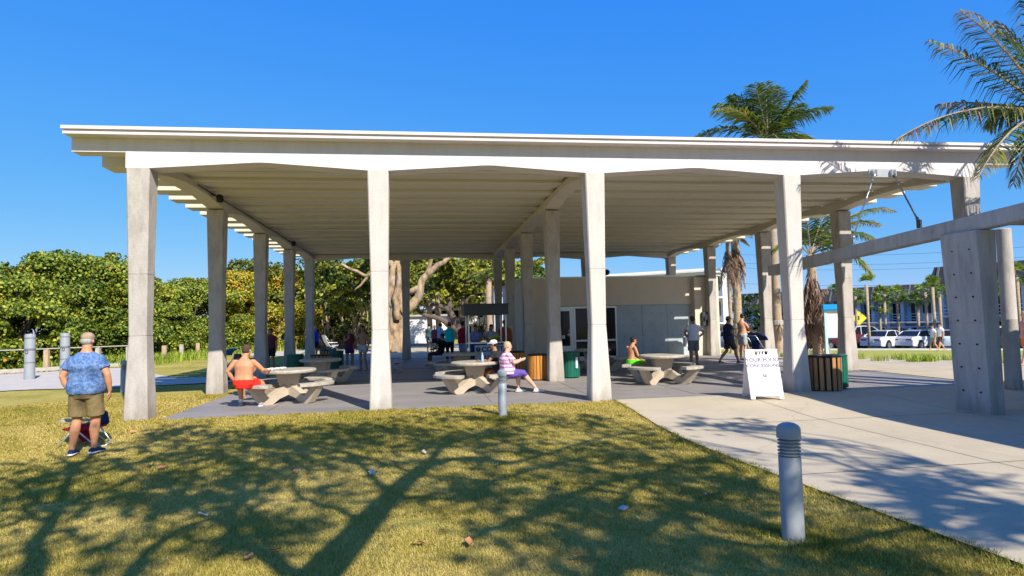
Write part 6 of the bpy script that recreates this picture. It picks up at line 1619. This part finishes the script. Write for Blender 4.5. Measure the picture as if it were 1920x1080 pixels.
# white multi-storey building beyond the tan one
def block(x0p, r0, x1p, r1, ztop, label, name, m_, rows=3, n=12, dep=10, grp=None):
    a = atY(x0p, 600, 1); a = polar(x0p, r0); b = polar(x1p, r1); L = math.dist(a[:2], b[:2]); ang = math.atan2(b[1]-a[1], b[0]-a[0]); zb = min(a[2], b[2])-0.1
    t = tag(empty(name, (a[0], a[1], zb), ang), label, 'building', grp)
    H = ztop-zb
    MB().box(0, L, 0, dep, 0, H).build('wall', m_, t)
    MB().box(-.25, L+.25, -.25, dep+.2, H+.002, H+.25).build('parapet', m_, t)
    hf = H/rows; bw = L/n
    for f in range(rows):
        MB().box(-.1, L+.1, -.9, -.002, f*hf+hf*.93, f*hf+hf*1.0-.02).build('balcony_slab', M_wallc, t)
        for k in range(n): MB().box(k*bw+.4, (k+1)*bw-.4, -.03, -.003, f*hf+.6, f*hf+hf*.8).build('window', M_glass, t)
    return t
zt_ = atY(1250, 510, polar(1250, 80)[1])[2]
block(1130, 84, 1342, 80, zt_, 'cream white flat roofed building showing above the tan building', 'white_building', M_wallc, 3, 12, 3)
zt_ = atY(1345, 508, polar(1345, 62)[1])[2]
block(1330, 64, 1357, 62, zt_, 'narrow bright white building wing right of the tan building', 'white_building', M_wallc, 3, 2, 0.8)
# white walls and houses seen between the trees behind the kiosk
zt_ = atY(860, 545, 70)[2]
block(800, 72, 935, 70, zt_, 'white balconied apartment house behind the spreading tree', 'apartment_house', M_wallc, 3, 6)
wl = tag(empty('restroom_building', (atY(766, 640, 52)[0], 52, 0), R(4)), 'low pale stucco building with a flat roof edge in dappled shade, behind the back column', 'building')
m = MB(); m.box(0, 3.2, 0, 6, 0, 2.35); m.build('wall', M_wallc, wl); m = MB(); m.box(-.15, 3.4, -.3, 6.2, 2.351, 2.5); m.build('roof', M_wood_g, wl)
m = MB(); m.box(-0.1, 3.3, -2.2, -0.4, 0.02, 0.16); m.build('step', M_wood_g, wl)
wl2 = tag(empty('shed', (atY(928, 640, 44)[0], 44, 0)), 'tall pale wall of a service building right of the kiosk attendants', 'building')
m = MB(); m.box(0, 2.2, 0, 3, 0, 4.2); m.build('wall', M_wallc, wl2); m = MB(); m.box(-.1, 2.3, -.12, 3.1, 4.201, 4.35); m.build('roof', M_wood_g, wl2)
GO = 'orange trunked palms behind the kiosk'
for k, (xp, Y, lb) in enumerate([(806, 47, 'orange trunk left of the two by the pale building'), (822, 47.5, 'orange trunk right of the two by the pale building'), (918, 40, 'orange brown trunk behind the right kiosk attendant')]):
    t = tag(empty('palm_trunk', (atY(xp, 640, Y)[0], Y, 0)), lb, 'palm tree', GO)
    MB().tube([(0, 0, -.1), (0.03, 0, 1.5), (-.03, 0, 3.2), (0.05, 0, 4.6)], [.26, .2, .2, .18], 12).build('trunk', M_bark if k < 2 else M_palmtr, t, smooth=True)
    L_ = ([], []); rb = MB(); rg = np.random.default_rng(60+k)
    for f_ in ring_fronds(rg, 9, 1.6): frond(L_, rb, (0.05, 0, 4.5), (f_[0], f_[1], 4.5+f_[2]), 0.5, rg, nl=24, ll=0.5, width=.06)
    fronds_mesh('crown', L_, M_palm, t)

# ================================================================ CABBAGE PALMS and greenery by the parking lot
def cabbage_palm(loc, h, label, seed, r=0.85, group='cabbage palms by the parking lot', bare=False, lean=0):
    rg = np.random.default_rng(seed)
    t = tag(empty('cabbage_palm', loc), label, 'palm tree', group)
    MB().tube([(0, 0, -.1), (lean*.4, 0, h*.4), (lean, 0, h)], [.14, .10, .12], 12).build('trunk', M_palmtr, t, smooth=True)
    V, ti = [], []
    n = 10 if bare else 34
    for k in range(n):
        a = rg.uniform(0, 2*PI); e = rg.uniform(-.7, 1.3) if not bare else rg.uniform(.9, 1.5); q = r*rg.uniform(.5, 1.0)*(0.7 if bare else 1)
        c = np.array((lean+q*math.cos(a)*math.cos(e), q*math.sin(a)*math.cos(e), h+.1+q*math.sin(e)*.85)); out = nrm(c-np.array((lean, 0, h)))
        sd = nrm(np.cross(out, (0.01, 0, 1))); up_ = nrm(np.cross(sd, out))
        for j in range(13):
            an2 = (j-6)/6*1.25; d = nrm(out*math.cos(an2)+sd*math.sin(an2)+up_*rg.normal(0, .12)+np.array((0, 0, -.25*abs(an2)))); ln = r*.62*rg.uniform(.7, 1)
            w = nrm(np.cross(d, up_))*.035; p1 = c+d*ln*.55; p2 = c+d*ln+np.array((0, 0, -.12))
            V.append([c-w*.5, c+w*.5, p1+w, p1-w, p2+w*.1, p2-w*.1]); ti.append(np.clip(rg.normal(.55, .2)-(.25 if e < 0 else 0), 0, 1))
    fronds_mesh('crown', ([np.array(V).reshape(-1, 3)], [np.array(ti)]), M_cabbage, t)
    return t
for k, (xp, r_, yt, bare, lb) in enumerate([(1574, 60, 548, 0, 'small cabbage palm behind the dead skirted palm'), (1606, 60, 556, 0, 'cabbage palm just right of the inner column, leafy head'), (1628, 56, 534, 1, 'tall bare topped palm trunk, leaning slightly, left of the white sedans'),
    (1660, 62, 552, 0, 'cabbage palm with round head above the white sedan'), (1684, 63, 555, 0, 'cabbage palm with round head above the black off-road car'), (1650, 66, 576, 0, 'low cabbage palm between the taller heads, left side'), 
    (1722, 62, 566, 0, 'bushy palm above the two white sedans'), (1738, 61, 548, 0, 'full headed palm left of the grey pillar'), (1752, 58, 538, 1, 'bare topped palm trunk close left of the grey pillar'), (1764, 60, 550, 0, 'palm head touching the left side of the grey pillar'), (1866, 60, 540, 0, 'palm seen in the gap right of the grey pillar'), (1912, 56, 520, 0, 'palm at the right edge beyond the round post')]):
    q = polar(xp, r_); z = atY(xp, yt, q[1])[2]
    cabbage_palm(q, z-q[2], lb, 500+k, 0.72+0.12*(k % 3), bare=bool(bare))
hg = tag(empty('clipped_hedge', polar(1480, 78)), 'low dark hedge running along the back of the parking lot', 'hedge')
rg = np.random.default_rng(90); bl = []; o_ = np.array(polar(1480, 78))
for k in range(80):
    xp = 1380+k*7.0; p = np.array(polar(xp, np.interp(xp, [1380, 1800, 1960], [80, 72, 62])))-o_; bl.append(((p[0], p[1], p[2]+.6), (1.0, .8, .75+0.3*rg.uniform()), rg.normal(0, .1)))
crown('crown', hg, M_darkleaf, bl, 12, .2, rg, .5, .5)
GB2 = 'green trees left of the fourth front column'
for i, (xp, r_, yt, rx, m_, lb) in enumerate([(1400, 70, 546, 3.1, M_darkleaf, 'round dark green tree behind the palm trunks'), (1362, 66, 596, 2.0, M_greenleaf, 'low bright green shrub right of the narrow white wing'), (1428, 74, 566, 2.2, M_darkleaf, 'dark tree just left of the fourth front column'), (1470, 72, 575, 2.0, M_darkleaf, 'dark shrub glimpsed left of the fourth front column foot'), (1372, 80, 552, 1.0, M_darkleaf, 'thin spiky dark conifer beside the white wing')]):
    q = polar(xp, r_); z = atY(xp, yt, q[1])[2]-q[2]
    bush('green_tree', q[0], q[1], q[2], rx, 2.2, z, 700+i, m_, lb, 'tree', GB2, size=.28, dens=12, nblob=26, base=.45)
# hand rails of the lot (white horizontal rails)
rl = tag(empty('parking_rail', polar(1470, 74)), 'long white horizontal rail at the back of the parking lot', 'rail')
o_ = np.array(polar(1470, 74)); m = MB()
pts = [np.array(polar(x, np.interp(x, [1470, 1800], [76, 70])))-o_ for x in range(1460, 1960, 60)]
m.tube([(p[0], p[1], p[2]+1.9) for p in pts], .06, 6); m.build('rail', M_signw, rl)
m = MB(); m.tube([(p[0], p[1], p[2]+1.1) for p in pts], .05, 6); m.build('rail', M_signw, rl)
for p in pts: MB().tube([(p[0], p[1], p[2]), (p[0], p[1], p[2]+1.9)], .05, 6).build('post', M_signw, rl)
# power lines
for k, (ya, yb) in enumerate([(468, 452), (484, 472), (493, 483), (522, 514)]):
    a = np.array(atY(1380, ya+9, 110)); b = np.array(atY(2100, yb-6, 80)); P_ = [a+(b-a)*t_-np.array((0, 0, 1.2*4*t_*(1-t_))) for t_ in np.linspace(0, 1, 12)]
    tag(MB().tube(P_, 0.022, 4).build('power_line', M_dkmetal), ['topmost thin power line in the sky right of the inner column', 'second power line from the top', 'third power line from the top', 'lowest power line just above the apartment roof'][k], 'power line', 'power lines')
